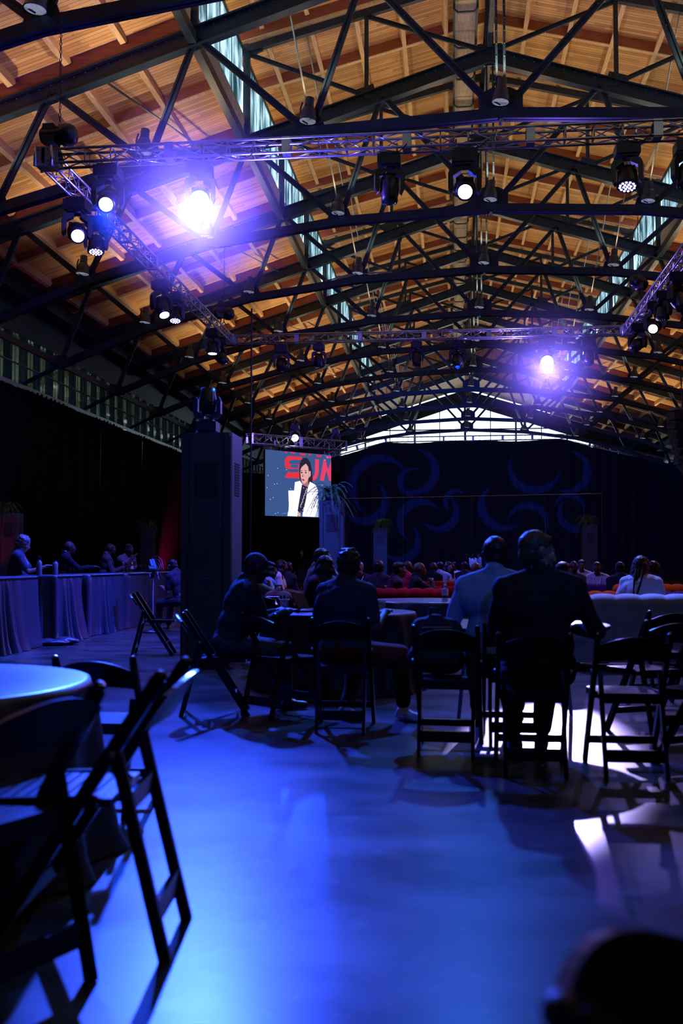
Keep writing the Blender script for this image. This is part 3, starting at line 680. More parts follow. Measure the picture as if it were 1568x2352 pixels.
moving_light((CX0, 28.95, ZH), (-3.8, 28.0, 5), 'lens_off', 1.1, 'dark moving light tilted sideways at the far left corner')
moving_light((-5.24, CY1, ZH), (-4.4, 25, 3), 'lens_off', 1.1, 'dark moving light, first from the left on the far truss')
moving_light((-4.07, CY1, ZH), (-4.0, 29, -3), 'lens_off', .95, 'dark moving light with an open yoke, second from the left on the far truss')
moving_light((-1.06, CY1, ZH), (-1.0, 28, -3), 'lens_off', .95, 'dark moving light, third from the left on the far truss')
moving_light((.18, CY1, ZH), (.1, 26, 3), 'lens_off', 1.1, 'dark moving light beside the ridge line on the far truss', beams='far_mid')
moving_light((2.85, CY1, ZH), (1.2, 5.2, .3), 'lens_lav', 1.25, 'moving light glaring lavender-white under the far truss', beams='far_lavender')
moving_light((4.08, CY1, ZH), (3.9, 25, 2), 'lens_off', 1.1, 'dark moving light just right of the lavender glare')
moving_light((CX1, 28.6, ZH), (2.6, 25, 5), 'lens_off', 1.1, 'dark moving light behind the far-right corner hoist')
moving_light((CX1, 26.2, ZH), (2.0, 18, 3.0), 'lens_white', 1.15, 'moving light with a white lens on the forward-running right truss', beams='right_white')
moving_light((CX1, 25.2, ZH), (5.0, 25, 0), 'lens_off', 1.0, 'dark wash light beside the white-lensed right light', wash=True)
moving_light((CX1, 23.6, ZH), (7.5, 21, 2.5), 'lens_off', 1.15, 'large dark moving light at the right edge')
mid = (SP0 + SP1) / 2
moving_light((mid.x - .1, mid.y - .1, mid.z + .62), (-3.2, 22, 3.2), 'lens_blue', .8, 'small blue light on top of the screen truss', group='lights on the screen truss', beams='screen_top')
moving_light((SP1.x - .3, SP1.y, SP1.z + .62), (-3.2, 26, 2.2), 'lens_off', .7, 'unlit light on top of the screen truss above the fern', group='lights on the screen truss')
moving_light((-2.98, 11.9, 2.80), (-3.0, 12.6, 9), 'lens_off', .72, 'black moving light standing on the near cabinet tower', up=True, group='lights standing on towers')

# cables looped under the truss tubes
for k, (x, w_) in enumerate(((-5.4, .6), (-3.9, .7), (-1.2, .5), (0.0, .6), (2.6, .6))):
    g = MB(); pts = [(x + w_ * q / 8, CY0 - .17, ZT - .08 - .16 * math.sin(PI * q / 8) + .02 * math.sin(7 * q)) for q in range(9)]
    tag(g.path(pts, .009, 5).build('cable', 'cable'), 'thin black cable looped under the near truss ' + ['beside its left corner', 'at the blazing blue light', 'at the unlit downward light', 'at the bright white lens', 'at the violet wash light'][k], 'cable', 'cables on the near truss')
tag(MB().tube((hx(575, 29.3), 29.3, .0), (hx(575, 29.3), 29.3, 8.9), .028, n=6).build('hanging_pipe', 'cable'), 'long thin black pipe standing up from the floor into the roof', 'pipe')
# daylight cable bundles on two trusses
for (i, xa, xb, lab) in ((2, -5.6, -3.2, 'bundle of pale cables lying on the third truss chord, left slope'), (2, 6.0, 8.2, 'bundle of pale cables lying on the third truss chord, right slope')):
    g = MB()
    for q in range(7):
        pts = []
        for k in range(9):
            x = xa + (xb - xa) * k / 8; d = abs(x); j = max(n for n in range(len(BN) - 1) if BN[n][0] <= d); b0, b1 = BN[j], BN[j + 1]
            z = b0[1] + (b1[1] - b0[1]) * (d - b0[0]) / (b1[0] - b0[0])
            pts.append((XR + x, TY(i) - .1 + .03 * q + .03 * math.sin(k + q), z + .16 + .025 * q * math.sin(PI * k / 8) + .02 * math.sin(2 * k + q)))
        g.path(pts, .012, 4)
    tag(g.build('cable_bundle', 'pale'), lab, 'cable', kind='stuff')

# line array loudspeaker at the right edge
la = empty('line_array_speaker', (hx(1572, 42), 42, 7.2), R(25)); tag(la, 'curved black line array loudspeaker hanging at the right edge', 'loudspeaker')
for k in range(7):
    a = R(-2 + k * 7); yy = -.05 * k * k * .35; zz = -.36 * k
    m = Matrix.Rotation(a, 3, 'X')
    b_ = MB().box((0, yy, zz), (1.1, .6, .34), m=m).build('cabinet', 'cab_dark', la)
    MB().box(Vector((0, yy, zz)) + m @ Vector((-.56, 0, 0)), (.02, .5, .30), m=m).build('side_plate', 'cabinet', b_)
    for y_ in (-.12, .12): MB().box(Vector((0, yy, zz)) + m @ Vector((-.575, y_, .04)), (.02, .08, .1), m=m).build('handle', 'fix', b_)
MB().path([(0, 0, .2), (0, 0, .9), (0, .1, 2.4)], .025, 5).build('suspension_cable', 'cable', la)
MB().box((0, 0, .3), (.9, .5, .1)).build('fly_frame', 'metal', la)

# ================================================================== DRAPES
def drape(name, p0, p1, zt0, zt1, fold, label, group, material, amp=.06, zb=0.0, trim=None):
    p0 = Vector(p0); p1 = Vector(p1); d = (p1 - p0); L = d.length; d.normalize(); n = Vector((-d.y, d.x))
    nx = max(8, int(L / fold * 8)); nz = 10; g = MB(); vs = []; ph = random.random() * 9
    for j in range(nz + 1):
        for i in range(nx + 1):
            u = i / nx; w = 2 * PI * u * L / fold
            zt = zt0 + (zt1 - zt0) * u + .05 * math.sin(u * L * 1.1 + ph) * (1 if j == nz else 0)
            z = zb + (zt - zb) * j / nz
            a = amp * (1.25 - .5 * j / nz) * (math.sin(w + ph + .4 * math.sin(j * .5 + ph)) + .4 * math.sin(w * .43 + ph * 2))
            q = p0 + d * (u * L) + n * a
            if trim and j >= nz - trim[1] and i == nx: q -= d * trim[0] * (j - nz + trim[1] + 1) / (trim[1] + 1)
            vs.append((q.x, q.y, z))
    W2 = nx + 1
    g.add(vs, [(j * W2 + i, j * W2 + i + 1, (j + 1) * W2 + i + 1, (j + 1) * W2 + i) for j in range(nz) for i in range(nx)])
    o = g.build(name, material, smooth=True); tag(o, label, 'drape', group); return o
XD = -15.62
ys = [-6, 0.5, 7, 13, 19.2, 25.2, 31.2, 37, 43, 49, 55.1, 61, 67, 73, 78]
for k, (a, b) in enumerate(zip(ys[:-1], ys[1:])):
    slit = (k == 6)
    drape('black_drape', (XD, a), (XD, b - (.02 if slit else 0)), 7.6, 7.6, .42, 'tall black drape panel along the left wall, %s from the camera' % ORD[k], 'black drapes along the left wall', 'black', trim=(.10, 2) if slit else None)
drape('navy_drape', (-16.4, YFAR - .4), (-5.2, YFAR - .4), 7.6, 10.55, .7, 'left sloping-topped panel of the far navy drape', 'navy drape panels across the far end', 'navy', .08)
drape('navy_drape', (-5.2, YFAR - .4), (1.6, YFAR - .4), 10.55, 10.6, .7, 'far navy drape panel under the end window, left half', 'navy drape panels across the far end', 'navy', .08)
drape('navy_drape', (1.6, YFAR - .4), (8.45, YFAR - .4), 10.6, 10.6, .7, 'far navy drape panel under the end window, right half', 'navy drape panels across the far end', 'navy', .08)
drape('navy_drape', (8.45, YFAR - .4), (19, YFAR - .4), 10.6, 7.9, .7, 'right sloping-topped panel of the far navy drape', 'navy drape panels across the far end', 'navy', .08)
for k, (a, b) in enumerate(((-15.6, -12.6), (-12.6, -10.4), (-10.4, -8.2), (-8.2, -6.6))):
    drape('masking_drape', (a, 58 + (k % 2) * .25), (b, 58 + (k % 2) * .25), 6.5, 6.5, .5, 'black masking drape behind the screen, %s from the left wall' % ['first', 'second', 'third', 'fourth'][k], 'black masking drapes behind the screen', 'black')
for k in range(13):
    drape('black_drape', (17.6, -6 + k * 6.5), (17.6, .5 + k * 6.5), 7.6, 7.6, .42, 'tall black drape panel along the right wall, %s from the camera' % ORD[k], 'black drapes along the right wall', 'black')
# cable-hung line across the far drape
zc = EYE + (1290 - 1147) / FPX * (YFAR - .9)
pc = tag(MB().tube((hx(790, 77.1), 77.1, zc + .1), (hx(1385, 77.1), 77.1, zc + .35), .02, n=5).build('drape_pipe', 'rod'), 'thin horizontal pipe across the far navy drape', 'pipe')
for px in (925, 1084, 1253, 1383):
    MB().tube((hx(px, 77.1), 77.1, .02), (hx(px, 77.1), 77.1, zc + .3), .02, n=5).build('upright', 'rod', pc)

# gobo: crescents of light projected on the far drape by one profile lamp
def gobo():
    D = 33.0; LX, LZ = 1.0, 6.5; YL = YFAR - .5 - D
    d = bpy.data.lights.new('gobo_projector', 'SPOT'); d.energy = 34000; d.color = (.03, .11, 1.0); d.spot_size = R(60); d.spot_blend = .3; d.shadow_soft_size = .01
    o = bpy.data.objects.new('gobo_projector', d); COL.objects.link(o); o.location = (LX, YL, LZ); o.rotation_euler = (R(90), 0, 0)
    d.use_nodes = True; nt = d.node_tree; em = [n for n in nt.nodes if n.type == 'EMISSION'][0]
    tc = nd(nt, 'ShaderNodeTexCoord'); sp = nd(nt, 'ShaderNodeSeparateXYZ'); nt.links.new(tc.outputs['Normal'], sp.inputs[0])
    u = math_n(nt, 'DIVIDE', sp.outputs[0], sp.outputs[2]); v = math_n(nt, 'DIVIDE', sp.outputs[1], sp.outputs[2])
    C_ = [((215, 370), 170, (248, 402), 158), ((430, 300), 125, (392, 288), 115), ((400, 355), 80, (426, 357), 71), ((150, 470), 125, (122, 436), 115),
          ((440, 570), 125, (472, 602), 118), ((560, 530), 105, (532, 503), 98), ((640, 460), 65, (662, 480), 62), ((900, 500), 130, (938, 470), 128),
          ((1080, 290), 140, (1092, 250), 135), ((1280, 310), 115, (1243, 298), 108), ((1045, 580), 110, (1034, 612), 102), ((1275, 500), 80, (1268, 526), 77),
          ((1310, 540), 100, (1336, 508), 100), ((340, 690), 110, (314, 660), 106)]
    def W_(p):
        x = 780 + p[0] / 2.412; y = 960 + p[1] / 2.412
        return hx(x, YFAR - .5), EYE + (1290 - y) / FPX * (YFAR - .5) * 1.005
    tot = None
    for c1, r1, c2, r2 in C_:
        fs = []
        for c, r, op in ((c1, r1, 1), (c2, r2, 0)):
            X, Z = W_(c); rr = r / 2.412 / FPX * YFAR / D
            a = math_n(nt, 'ADD', u, (X - LX) / D); b = math_n(nt, 'ADD', v, (Z - LZ) / D)     # ratios come out negated
            q = math_n(nt, 'SQRT', math_n(nt, 'ADD', math_n(nt, 'MULTIPLY', a, a), math_n(nt, 'MULTIPLY', b, b)))
            mr = nd(nt, 'ShaderNodeMapRange'); mr.interpolation_type = 'SMOOTHSTEP'
            mr.inputs['From Min'].default_value = rr * .96; mr.inputs['From Max'].default_value = rr * 1.04
            mr.inputs['To Min'].default_value = 1 if op else 0; mr.inputs['To Max'].default_value = 0 if op else 1
            nt.links.new(q, mr.inputs['Value']); fs.append(mr.outputs[0])
        m_ = math_n(nt, 'MULTIPLY', *fs); tot = m_ if tot is None else math_n(nt, 'MAXIMUM', tot, m_)
    nt.links.new(math_n(nt, 'ADD', math_n(nt, 'MULTIPLY', tot, 1.0), .16), em.inputs['Strength'])
gobo()

# ================================================================== CABINET TOWERS WITH FERNS
def tower_proto():
    t = empty('cabinet_tower'); w, d, h = .62, .60, 2.8
    MB().prism([(-w / 2 + .03, -d / 2), (w / 2 - .03, -d / 2), (w / 2, -d / 2 + .03), (w / 2, d / 2), (-w / 2, d / 2), (-w / 2, -d / 2 + .03)], .08, h, axis='z').build('body', 'cabinet', t)
    MB().box((0, 0, .04), (w - .06, d - .06, .08)).build('plinth', 'cab_dark', t)
    for x in (-.21, .21): MB().box((x, -d / 2 - .001, 1.43), (.008, .006, 2.66)).build('panel_seam', 'cab_dark', t)
    for x, ww in ((0, .40), (-.262, .08), (.262, .08)): MB().box((x, -d / 2 - .004, 1.43), (ww, .008, 2.64)).build('front_panel', 'cabinet', t)
    MB().box((0, -d / 2 - .010, 2.24), (.27, .004, .38)).build('grille_back', 'cab_dark', t)
    g = MB()
    for k in range(9): g.box((-.135 + k * .27 / 8, -d / 2 - .018, 2.24), (.010, .012, .40))
    for k in range(13): g.box((0, -d / 2 - .018, 2.04 + k * .4 / 12), (.28, .012, .011))
    g.build('front_grille', 'cabinet', t)
    for sx in (-1, 1):
        for k in range(13):
            MB().box((sx * (w / 2 + .003), 0, 2.06 + k * .032), (.01, .26, .014), m=Matrix.Rotation(.3 * sx, 3, 'Y')).build('louver', 'cab_dark', t)
    MB().box((.02, -d / 2 - .02, 1.05), (.10, .03, .012)).build('door_handle', 'metal', t)
    for (x, z) in ((-.12, 1.5), (.12, 1.5), (.1, .95), (-.1, .42), (.12, .42)): MB().ell((x, -d / 2 - .008, z), (.008, .006, .008), 6, 4).build('screw', 'metal', t)
    return t
tw = tower_proto(); index_kids(tw)
GTW = 'grey cabinet towers standing in the hall'
tw.location = (-2.93, 11.95, 0); tag(tw, 'tall grey cabinet tower carrying a moving light, nearest the camera', 'cabinet', GTW)
for (x, y, rz, lab) in ((hx(763, 25.3), 25.3, R(3), 'tall blue-lit cabinet tower with a big fern, right of the video screen'), (hx(874, 45.3), 45.3, 0, 'slim blue-lit cabinet tower with a bright green fern'), (hx(1353, 42.5), 42.5, 0, 'dark cabinet tower with a fern behind the suited man'),
                        (hx(24, 30.6), 30.6, R(8), 'dark cabinet tower with a red-lit fern at the left edge'), (hx(340, 46.3), 46.3, R(5), 'dark cabinet tower in front of the red-lit drape')):
    dup(tw, loc=(x, y, 0), rz=rz, label=lab, group=GTW)
def fern(loc, s, label, n=46):
    t = empty('potted_fern', loc); tag(t, label, 'plant', 'ferns on the cabinet towers'); t.scale = (s, s, s)
    MB().lathe([(.0, 0), (.12, 0), (.15, .15), (.135, .15), (0, .12)], 12).build('pot', 'pot', t, True)
    g = MB()
    for k in range(n):
        an = random.random() * 2 * PI; L = random.uniform(.35, .72); rise = random.uniform(.1, .65); drop = random.uniform(.0, .55)
        pts = []
        for q in range(7):
            f = q / 6; r_ = L * f; z = .17 + rise * f * 1.6 - (rise + drop) * f * f * 1.2
            pts.append(Vector((math.cos(an) * r_, math.sin(an) * r_, z)))
        for q in range(6):
            a, b = pts[q], pts[q + 1]; side = Vector((-math.sin(an), math.cos(an), 0))
            wd = .055 * (1 - (q / 6) ** 2) + .01
            for sd in (-1, 1):
                for h_ in (0, .5):
                    c = a.lerp(b, h_); e = a.lerp(b, h_ + .35)
                    g.add([c, e, e + side * sd * wd + Vector((0, 0, -.012)) + (b - a) * .35], [(0, 1, 2)])
        g.path(pts, .004, 3)
    tag(g.build('foliage', 'leaf', t), kind='stuff')
fern((hx(760, 25.3), 25.2, 2.8), 1.0, 'large dark fern on the tower right of the video screen', 70)
fern((hx(875, 45.3), 45.2, 2.8), .95, 'green-lit fern on the slim tower before the far drape', 60)
fern((hx(1347, 42.5), 42.4, 2.8), .95, 'pale blue-lit fern on the tower behind the suited man', 60)
fern((hx(10, 30.6), 30.5, 2.8), 1.0, 'red and green lit fern on the tower at the left edge', 60)
fern((hx(338, 46.3), 46.2, 2.8), 1.0, 'reddish fern on the tower before the red-lit drape', 60)
lamp('green_spot', 'SPOT', (hx(875, 44.6), 43.9, 3.9), (.35, 1, .3), 45, target=(hx(875, 45.3), 45.3, 3.25), radius=.03, size=30)
lamp('teal_spot', 'SPOT', (hx(30, 30) + .9, 29.6, 2.9), (.1, 1, .8), 3, target=(hx(34, 30.6), 30.5, 3.0), radius=.03, size=40)

# ================================================================== VIDEO SCREEN
A = Vector((hx(608, 32.4), 32.4)); B = Vector((hx(760, 34.4), 34.4)); SW = (B - A).length
zt = EYE + (1290 - 1030) / FPX * 32.7; zb = EYE + (1290 - 1183.5) / FPX * 32.7; SH = zt - zb
scr = empty('video_screen', (A.x, A.y, zb), math.atan2(B.y - A.y, B.x - A.x)); tag(scr, 'hanging LED video screen showing a speaker in a white jacket', 'screen')
def em(name, c, s=1.0): return mat(name, (0, 0, 0), .6, spec=.1, emit=c, estr=s)
SM = dict(bg=em('screen_blue', (.045, .095, .27)), red=em('screen_red', (.78, .035, .06)), pink=em('screen_pink', (.85, .05, .14)), white=em('screen_white', (1, .93, 1.0), 1.15), skin=em('screen_skin', (.80, .42, .42)), skin2=em('screen_skin_shade', (.42, .16, .17)), hair=em('screen_hair', (.02, .018, .03)), dark=em('screen_blouse', (.02, .02, .06)), lite=em('screen_sparkle', (.9, .8, .75)), lip=em('screen_lips', (.45, .02, .05)), shade=em('screen_jacket_shade', (.45, .5, .85)), mid=em('screen_edge', (.05, .22, .6)))
M.update({'s_' + k: v for k, v in SM.items()})
MB().box((SW / 2, .06, SH / 2), (SW, .1, SH)).build('panel_housing', 'fix', scr)
MB().box((SW / 2, -.002, SH / 2), (SW, .004, SH)).build('screen_image', 's_bg', scr)
# picture elements measured on the screen (crop units: x 355..1145, y 310..1130)
def sx_(x): return (x - 355) / 790 * SW
def sz_(y, x=700):
    top = 310 + (x - 355) / 790 * 72; bot = 1108 + (x - 355) / 790 * 30
    return SH * (bot - y) / (bot - top)
def flat(name, poly, m_, lay):
    g = MB(); n = len(poly)
    pts = [(min(max(sx_(x), .0), SW), min(max(sz_(y, x), 0), SH)) for x, y in poly]
    g.prism(pts, -.004 - lay * .0015, -.003 - lay * .0015)
    o = g.build(name, 's_' + m_, scr); return o
def stroke(name, pts, w, m_, lay):
    # ribbon along a polyline
    L_, R_ = [], []
    for i, p in enumerate(pts):
        a = Vector(pts[max(i - 1, 0)]); b = Vector(pts[min(i + 1, len(pts) - 1)]); d = (b - a).normalized(); n = Vector((-d.y, d.x)) * w / 2
        L_.append((p[0] + n.x, p[1] + n.y)); R_.append((p[0] - n.x, p[1] - n.y))
    g = MB(); n = len(pts)
    vs = [(min(max(sx_(x), 0), SW), -.004 - lay * .0015, min(max(sz_(y, x), 0), SH)) for x, y in L_ + R_]
    g.add(vs, [(i, i + 1, n + i + 1, n + i) for i in range(n - 1)]); g.build(name, 's_' + m_, scr)
# cut-off upper word, only the feet of its letters show
flat('lettering', [(583, 334), (606, 336), (606, 354), (583, 354)], 'red', 1); flat('lettering', [(646, 338), (668, 340), (668, 360), (646, 358)], 'red', 1); flat('lettering', [(674, 342), (700, 344), (700, 362), (674, 360)], 'red', 1)
stroke('lettering', [(765, 352), (785, 372), (805, 376), (830, 360)], 22, 'red', 1); flat('lettering', [(868, 362), (893, 364), (893, 384), (868, 382)], 'red', 1)
stroke('lettering', [(962, 376), (985, 396), (1008, 392), (1020, 380)], 20, 'red', 1); flat('lettering', [(1068, 388), (1144, 394), (1144, 420), (1100, 414)], 'pink', 1)
# S
flat('lettering', [(625, 388), (785, 398), (785, 436), (650, 436), (636, 446), (630, 470), (640, 486), (760, 490), (785, 500), (785, 545), (760, 560), (745, 545), (610, 545), (590, 530), (580, 500), (580, 440), (590, 410)], 'red', 1)
flat('lettering', [(735, 490), (785, 500), (785, 620), (768, 664), (578, 650), (622, 570), (640, 585), (735, 585), (750, 570)], 'red', 1)
flat('lettering', [(655, 488), (745, 496), (730, 540), (640, 522)], 'bg', 1.4)
# U and M
stroke('lettering', [(968, 428), (966, 560), (962, 610), (948, 645), (925, 664), (900, 668)], 46, 'pink', 1)
flat('lettering', [(1050, 430), (1075, 440), (1105, 560), (1144, 450), (1144, 690), (1120, 692), (1085, 560), (1052, 692), (1004, 684)], 'pink', 1)
# speaker
flat('hair_shape', [(800, 412), (850, 415), (885, 470), (905, 560), (915, 680), (905, 722), (870, 732), (770, 690), (755, 650), (750, 540), (758, 480), (775, 440)], 'hair', 2)
flat('neck_shape', [(790, 660), (860, 640), (862, 760), (820, 800), (786, 740)], 'skin2', 3)
flat('face_shape', [(805, 500), (830, 480), (858, 520), (868, 580), (866, 650), (845, 700), (815, 728), (790, 715), (775, 680), (766, 620), (764, 560), (780, 520)], 'skin', 4)
flat('ear_shape', [(870, 575), (888, 570), (890, 620), (878, 648), (868, 640)], 'skin', 5)
flat('hair_shape', [(828, 420), (850, 470), (866, 545), (872, 580), (858, 520), (832, 482), (805, 500), (775, 530), (764, 560), (766, 480), (785, 430)], 'hair', 5)
for x in (778, 828): flat('eye_shape', [(x - 10, 588), (x, 580), (x + 12, 586), (x + 10, 598), (x - 6, 598)], 'hair', 5)
for x in (776, 828): flat('brow_shape', [(x - 12, 566), (x + 14, 562), (x + 14, 568), (x - 12, 573)], 'hair', 5)
flat('nose_shape', [(794, 600), (802, 640), (790, 646), (784, 638)], 'skin2', 5)
flat('lip_shape', [(778, 664), (796, 668), (818, 676), (806, 690), (786, 682)], 'lip', 5)
flat('jacket_shape', [(700, 705), (760, 690), (795, 740), (775, 900), (740, 1060), (730, 1118), (612, 1112), (625, 1060), (630, 960), (690, 820)], 'white', 3)
flat('chair_shape', [(622, 806), (690, 806), (700, 960), (690, 1112), (612, 1110), (630, 1020)], 'white', 3.4)
flat('jacket_shape', [(880, 700), (950, 740), (978, 800), (984, 1000), (960, 1090), (984, 1126), (790, 1118), (800, 1040), (860, 760)], 'white', 3)
flat('jacket_shade', [(960, 930), (984, 1010), (984, 1126), (940, 1122), (975, 1030)], 'shade', 3.6)
flat('blouse_shape', [(784, 735), (852, 765), (835, 900), (800, 1062), (732, 1056), (750, 940)], 'dark', 4)
for k in range(22):
    f = (k * .618) % 1; y = 770 + 270 * f; x0_ = 790 - 50 * (y - 770) / 290; x = x0_ + 10 + 48 * ((k * .37) % 1)
    flat('blouse_dot', [(x, y), (x + 7, y + 2), (x + 6, y + 12), (x - 1, y + 10)], 'lite', 5)
flat('hand_shape', [(735, 1062), (765, 1080), (768, 1112), (745, 1118), (728, 1095)], 'skin', 6)
flat('edge_light', [(540, 1078), (625, 1072), (625, 1086), (560, 1088)], 'mid', 3.2)
for (x, y) in ((388, 623), (460, 730), (491, 722), (374, 770), (413, 912), (473, 1083), (503, 1072), (600, 556), (649, 783), (1094, 412), (1066, 438), (1030, 740), (497, 536), (445, 890)):
    flat('sparkle', [(x - 5, y), (x, y - 6), (x + 5, y), (x, y + 6)], 'lite', 2)
for x in (.25, SW - .25):
    hg = MB().tube((x, .05, SH), (x, .05, SH + .45), .02, n=5).build('hanger', 'metal', scr)
    MB().box((x, .05, SH + .22), (.06, .5, .16)).build('hanger_clamp', 'metal', hg)

# ================================================================== FOLDING CHAIRS
def chair_proto():
    t = empty('folding_chair')
    T = (-.27, .79); Fz = (.24, .0); RT = (-.15, .60); RF = (-.30, 0)
    for s in (-1, 1):
        x = s * .205
        g = MB(); g.bar((x, T[0] - .012, T[1] + .03), (x, Fz[0], .0), .028, .042, up=(0, 1, 0)).ell((x, T[0] - .014, T[1] + .035), (.019, .022, .020), 8, 5); g.build('front_leg', 'chair', t)
        x = s * .172
        MB().bar((x, RT[0], RT[1]), (x, RF[0], .0), .024, .036, up=(0, 1, 0)).build('rear_leg', 'chair', t)
        MB().bar((s * .188, -.10, .46), (s * .188, .22, .45), .018, .04).build('seat_rail', 'chair', t)
        g = MB().ell((s * .222, RT[0], RT[1]), (.012, .014, .014), 6, 4); g.build('pivot_bolt', 'metal', t)
    # curved backrest board with an arched top
    def board(z0, z1, arch, th, nm):
        g = MB(); n = 10; vs = []
        for i in range(n + 1):
            u = -1 + 2 * i / n; x = u * .195; yb = -.035 * (1 - u * u)
            for (zz, dy) in ((z0 + arch * .3 * (1 - u * u), 0), (z1 + arch * (1 - u * u), -.035), (z1 + arch * (1 - u * u), -.035 + th), (z0 + arch * .3 * (1 - u * u), th)):
                vs.append((x, -.235 + yb + dy - (zz - .66) * .35, zz))
        fs = []
        for i in range(n):
            for k in range(4): fs.append((i * 4 + k, i * 4 + (k + 1) % 4, (i + 1) * 4 + (k + 1) % 4, (i + 1) * 4 + k))
        fs += [(0, 3, 2, 1), (n * 4, n * 4 + 1, n * 4 + 2, n * 4 + 3)]
        g.add(vs, fs); return g.build(nm, 'chair', t, smooth=False)
    board(.665, .768, .052, .018, 'backrest')
    seat = MB().box((0, .06, .455), (.36, .36, .018)); 
    s_ = MB().bar((-.178, .06, .462), (-.178, .061, .462), .01, .01)
    se = MB().box((0, .245, .455), (.37, .03, .026)).build('seat', 'chair_seat', t)
    MB().box((0, -.125, .455), (.37, .03, .026)).build('rear_rail', 'chair_seat', se)
    for k in range(9): MB().box((0, -.094 + k * .0388, .462), (.352, .031, .014)).build('slat', 'chair_seat', se)
    for z, y in ((.16, Fz[0] - .105), ): MB().box((0, Fz[0] - .10, .155), (.40, .018, .045)).build('front_stretcher', 'chair', t)
    MB().box((0, -.268, .13), (.33, .018, .07)).build('rear_stretcher', 'chair', t)
    MB().box((0, -.185, .45), (.33, .018, .06)).build('rear_stretcher', 'chair', t)
    return t
ch = chair_proto(); index_kids(ch); CH_USED = [0]
def chair(x, y, deg, label, group='black folding chairs around the round tables', z=0, s=1.0):
    if not CH_USED[0]: CH_USED[0] = 1; ch.location = (x, y, z); ch.rotation_euler = (0, 0, R(deg)); o = ch; tag(o, label, 'chair', group)
    else: o = dup(ch, loc=(x, y, z), rz=R(deg), label=label, group=group)
    o.scale = (s, s, s); return o
# (0 deg faces away from the camera, 90 faces left)
chair(-1.24, 3.26, 95, 'folding chair seen side-on beside the bright blue tabletop, its rear legs on the bright floor', s=1.08)
chair(-1.44, 2.90, 66, 'folding chair with back against the near blue tabletop, arched rail in front of the cloth', s=1.05)
chair(-1.76, 5.0, 3, 'folding chair behind the near blue tabletop, rail against the floor', s=.94)
chair(.45, .99, -124, 'folding chair at the bottom right corner, only its rail in view, very blurred')
chair(-.82, 7.55, 0, 'folding chair the person in the grey shirt and maroon trousers sits on')
chair(-1.93, 8.15, -78, 'folding chair under the man in a cap, its legs crossing at the left')
chair(-1.38, 8.15, -38, 'folding chair between the capped man and the grey shirt, front edge of its seat shining')
chair(-.03, 6.75, -4, 'empty folding chair with a shining blue seat, left of the suited man')
chair(.47, 6.2, 0, 'folding chair the man in the dark suit sits on')
chair(1.03, 6.22, 2, 'empty folding chair just right of the suited man, shining arched rail')
chair(1.42, 7.55, 24, 'second empty folding chair right of the suited man, one place behind')
chair(1.78, 8.95, 12, 'third folding chair right of the suited man, its rail just under the pale sofa')
chair(1.55, 6.35, 35, 'folding chair cut by the right edge, nearest the shining floor patches')
chair(.42, 7.15, 0, 'folding chair under the man in the light blue shirt')
chair(-3.98, 13.15, -80, 'folding chair standing side-on before the cloth-draped high tables, left one of the pair')
chair(-3.38, 13.45, -80, 'folding chair standing side-on before the cabinet tower, right one of the pair')
chair(2.30, 7.85, 40, 'folding chair mostly outside the right edge behind the table')
chair(-1.66, 11.3, -96, 'folding chair under the long-haired person, far side of the table')
chair(-1.60, 12.3, -80, 'folding chair under the man resting his chin on his fist')
chair(-2.17, 12.3, -20, 'folding chair with a brown backpack on its seat')
for k, (px, Y, dg) in enumerate(((1335, 21.5, 170), (1372, 21.5, 170), (1150, 24, 160))):
    chair(hx(px, Y), Y, dg, 'far folding chair ' + ['behind the seated man with glasses and a white shirt', 'under the second man in a white shirt by the dark tower', 'among the far audience beside the suited shoulder'][k])

# ================================================================== ROUND TABLES
def cloth(t_, r, h, seed, floor=.01, square=None, matn='cloth', flare=.06, nf=13):
    random.seed(seed); g = MB(); nr = 120; vs = [(0, 0, h)]; ph = random.random() * 6
    rings = [(.6, h), (.97, h), (1.0, h - .004), (1.012, h - .03)] + [(None, h - (h - floor) * k / 9) for k in range(1, 10)]
    for q, (f, z) in enumerate(rings):
        for i in range(nr):
            a = 2 * PI * i / nr
            if square: sx, sy = square; c, s = math.cos(a), math.sin(a); rr = min(sx / max(abs(c), 1e-6), sy / max(abs(s), 1e-6)); rr = min(rr, math.hypot(sx, sy) * .985)
            else: rr = r
            if f is not None: ra = rr * f
            else:
                k = (h - z) / h
                amp = (.012 + .05 * k) * (math.sin(a * nf + ph + .8 * math.sin(3 * a + ph)) + .5 * math.sin(a * nf * .53 + 2 * ph))
                ra = rr * 1.012 + amp + flare * k * k
                if k > .9: ra += .03 * abs(math.sin(a * 5 + ph)) * (k - .9) * 10
            vs.append((math.cos(a) * ra, math.sin(a) * ra, max(z, floor)))
    fs = [(0, 1 + i, 1 + (i + 1) % nr) for i in range(nr)]
    for q in range(len(rings) - 1):
        for i in range(nr): fs.append((1 + q * nr + i, 1 + (q + 1) * nr + i, 1 + (q + 1) * nr + (i + 1) % nr, 1 + q * nr + (i + 1) % nr))
    g.add(vs, fs); o = g.build('tablecloth', matn, t_, smooth=True); random.seed(seed + 5); return o
def round_table(x, y, r, lab, clab, seed, matn='cloth', h=.755):
    t = empty('round_table', (x, y, 0)); tag(t, lab, 'table', 'round tables')
    MB().lathe([(0, h - .035), (r - .012, h - .035), (r - .012, h - .008), (0, h - .008)], 40).build('tabletop', 'chair', t)
    for k in range(4):
        a = k * PI / 2 + .4; MB().bar((math.cos(a) * .42, math.sin(a) * .42, h - .03), (math.cos(a) * .5, math.sin(a) * .5, 0), .03, .03, up=(1, 0, 0)).build('leg', 'metal', t)
    if clab is None: return
    c = cloth(None, r, h, seed, matn=matn); c.location = (x, y, 0); tag(c, clab, 'tablecloth', 'cloths on the round tables')
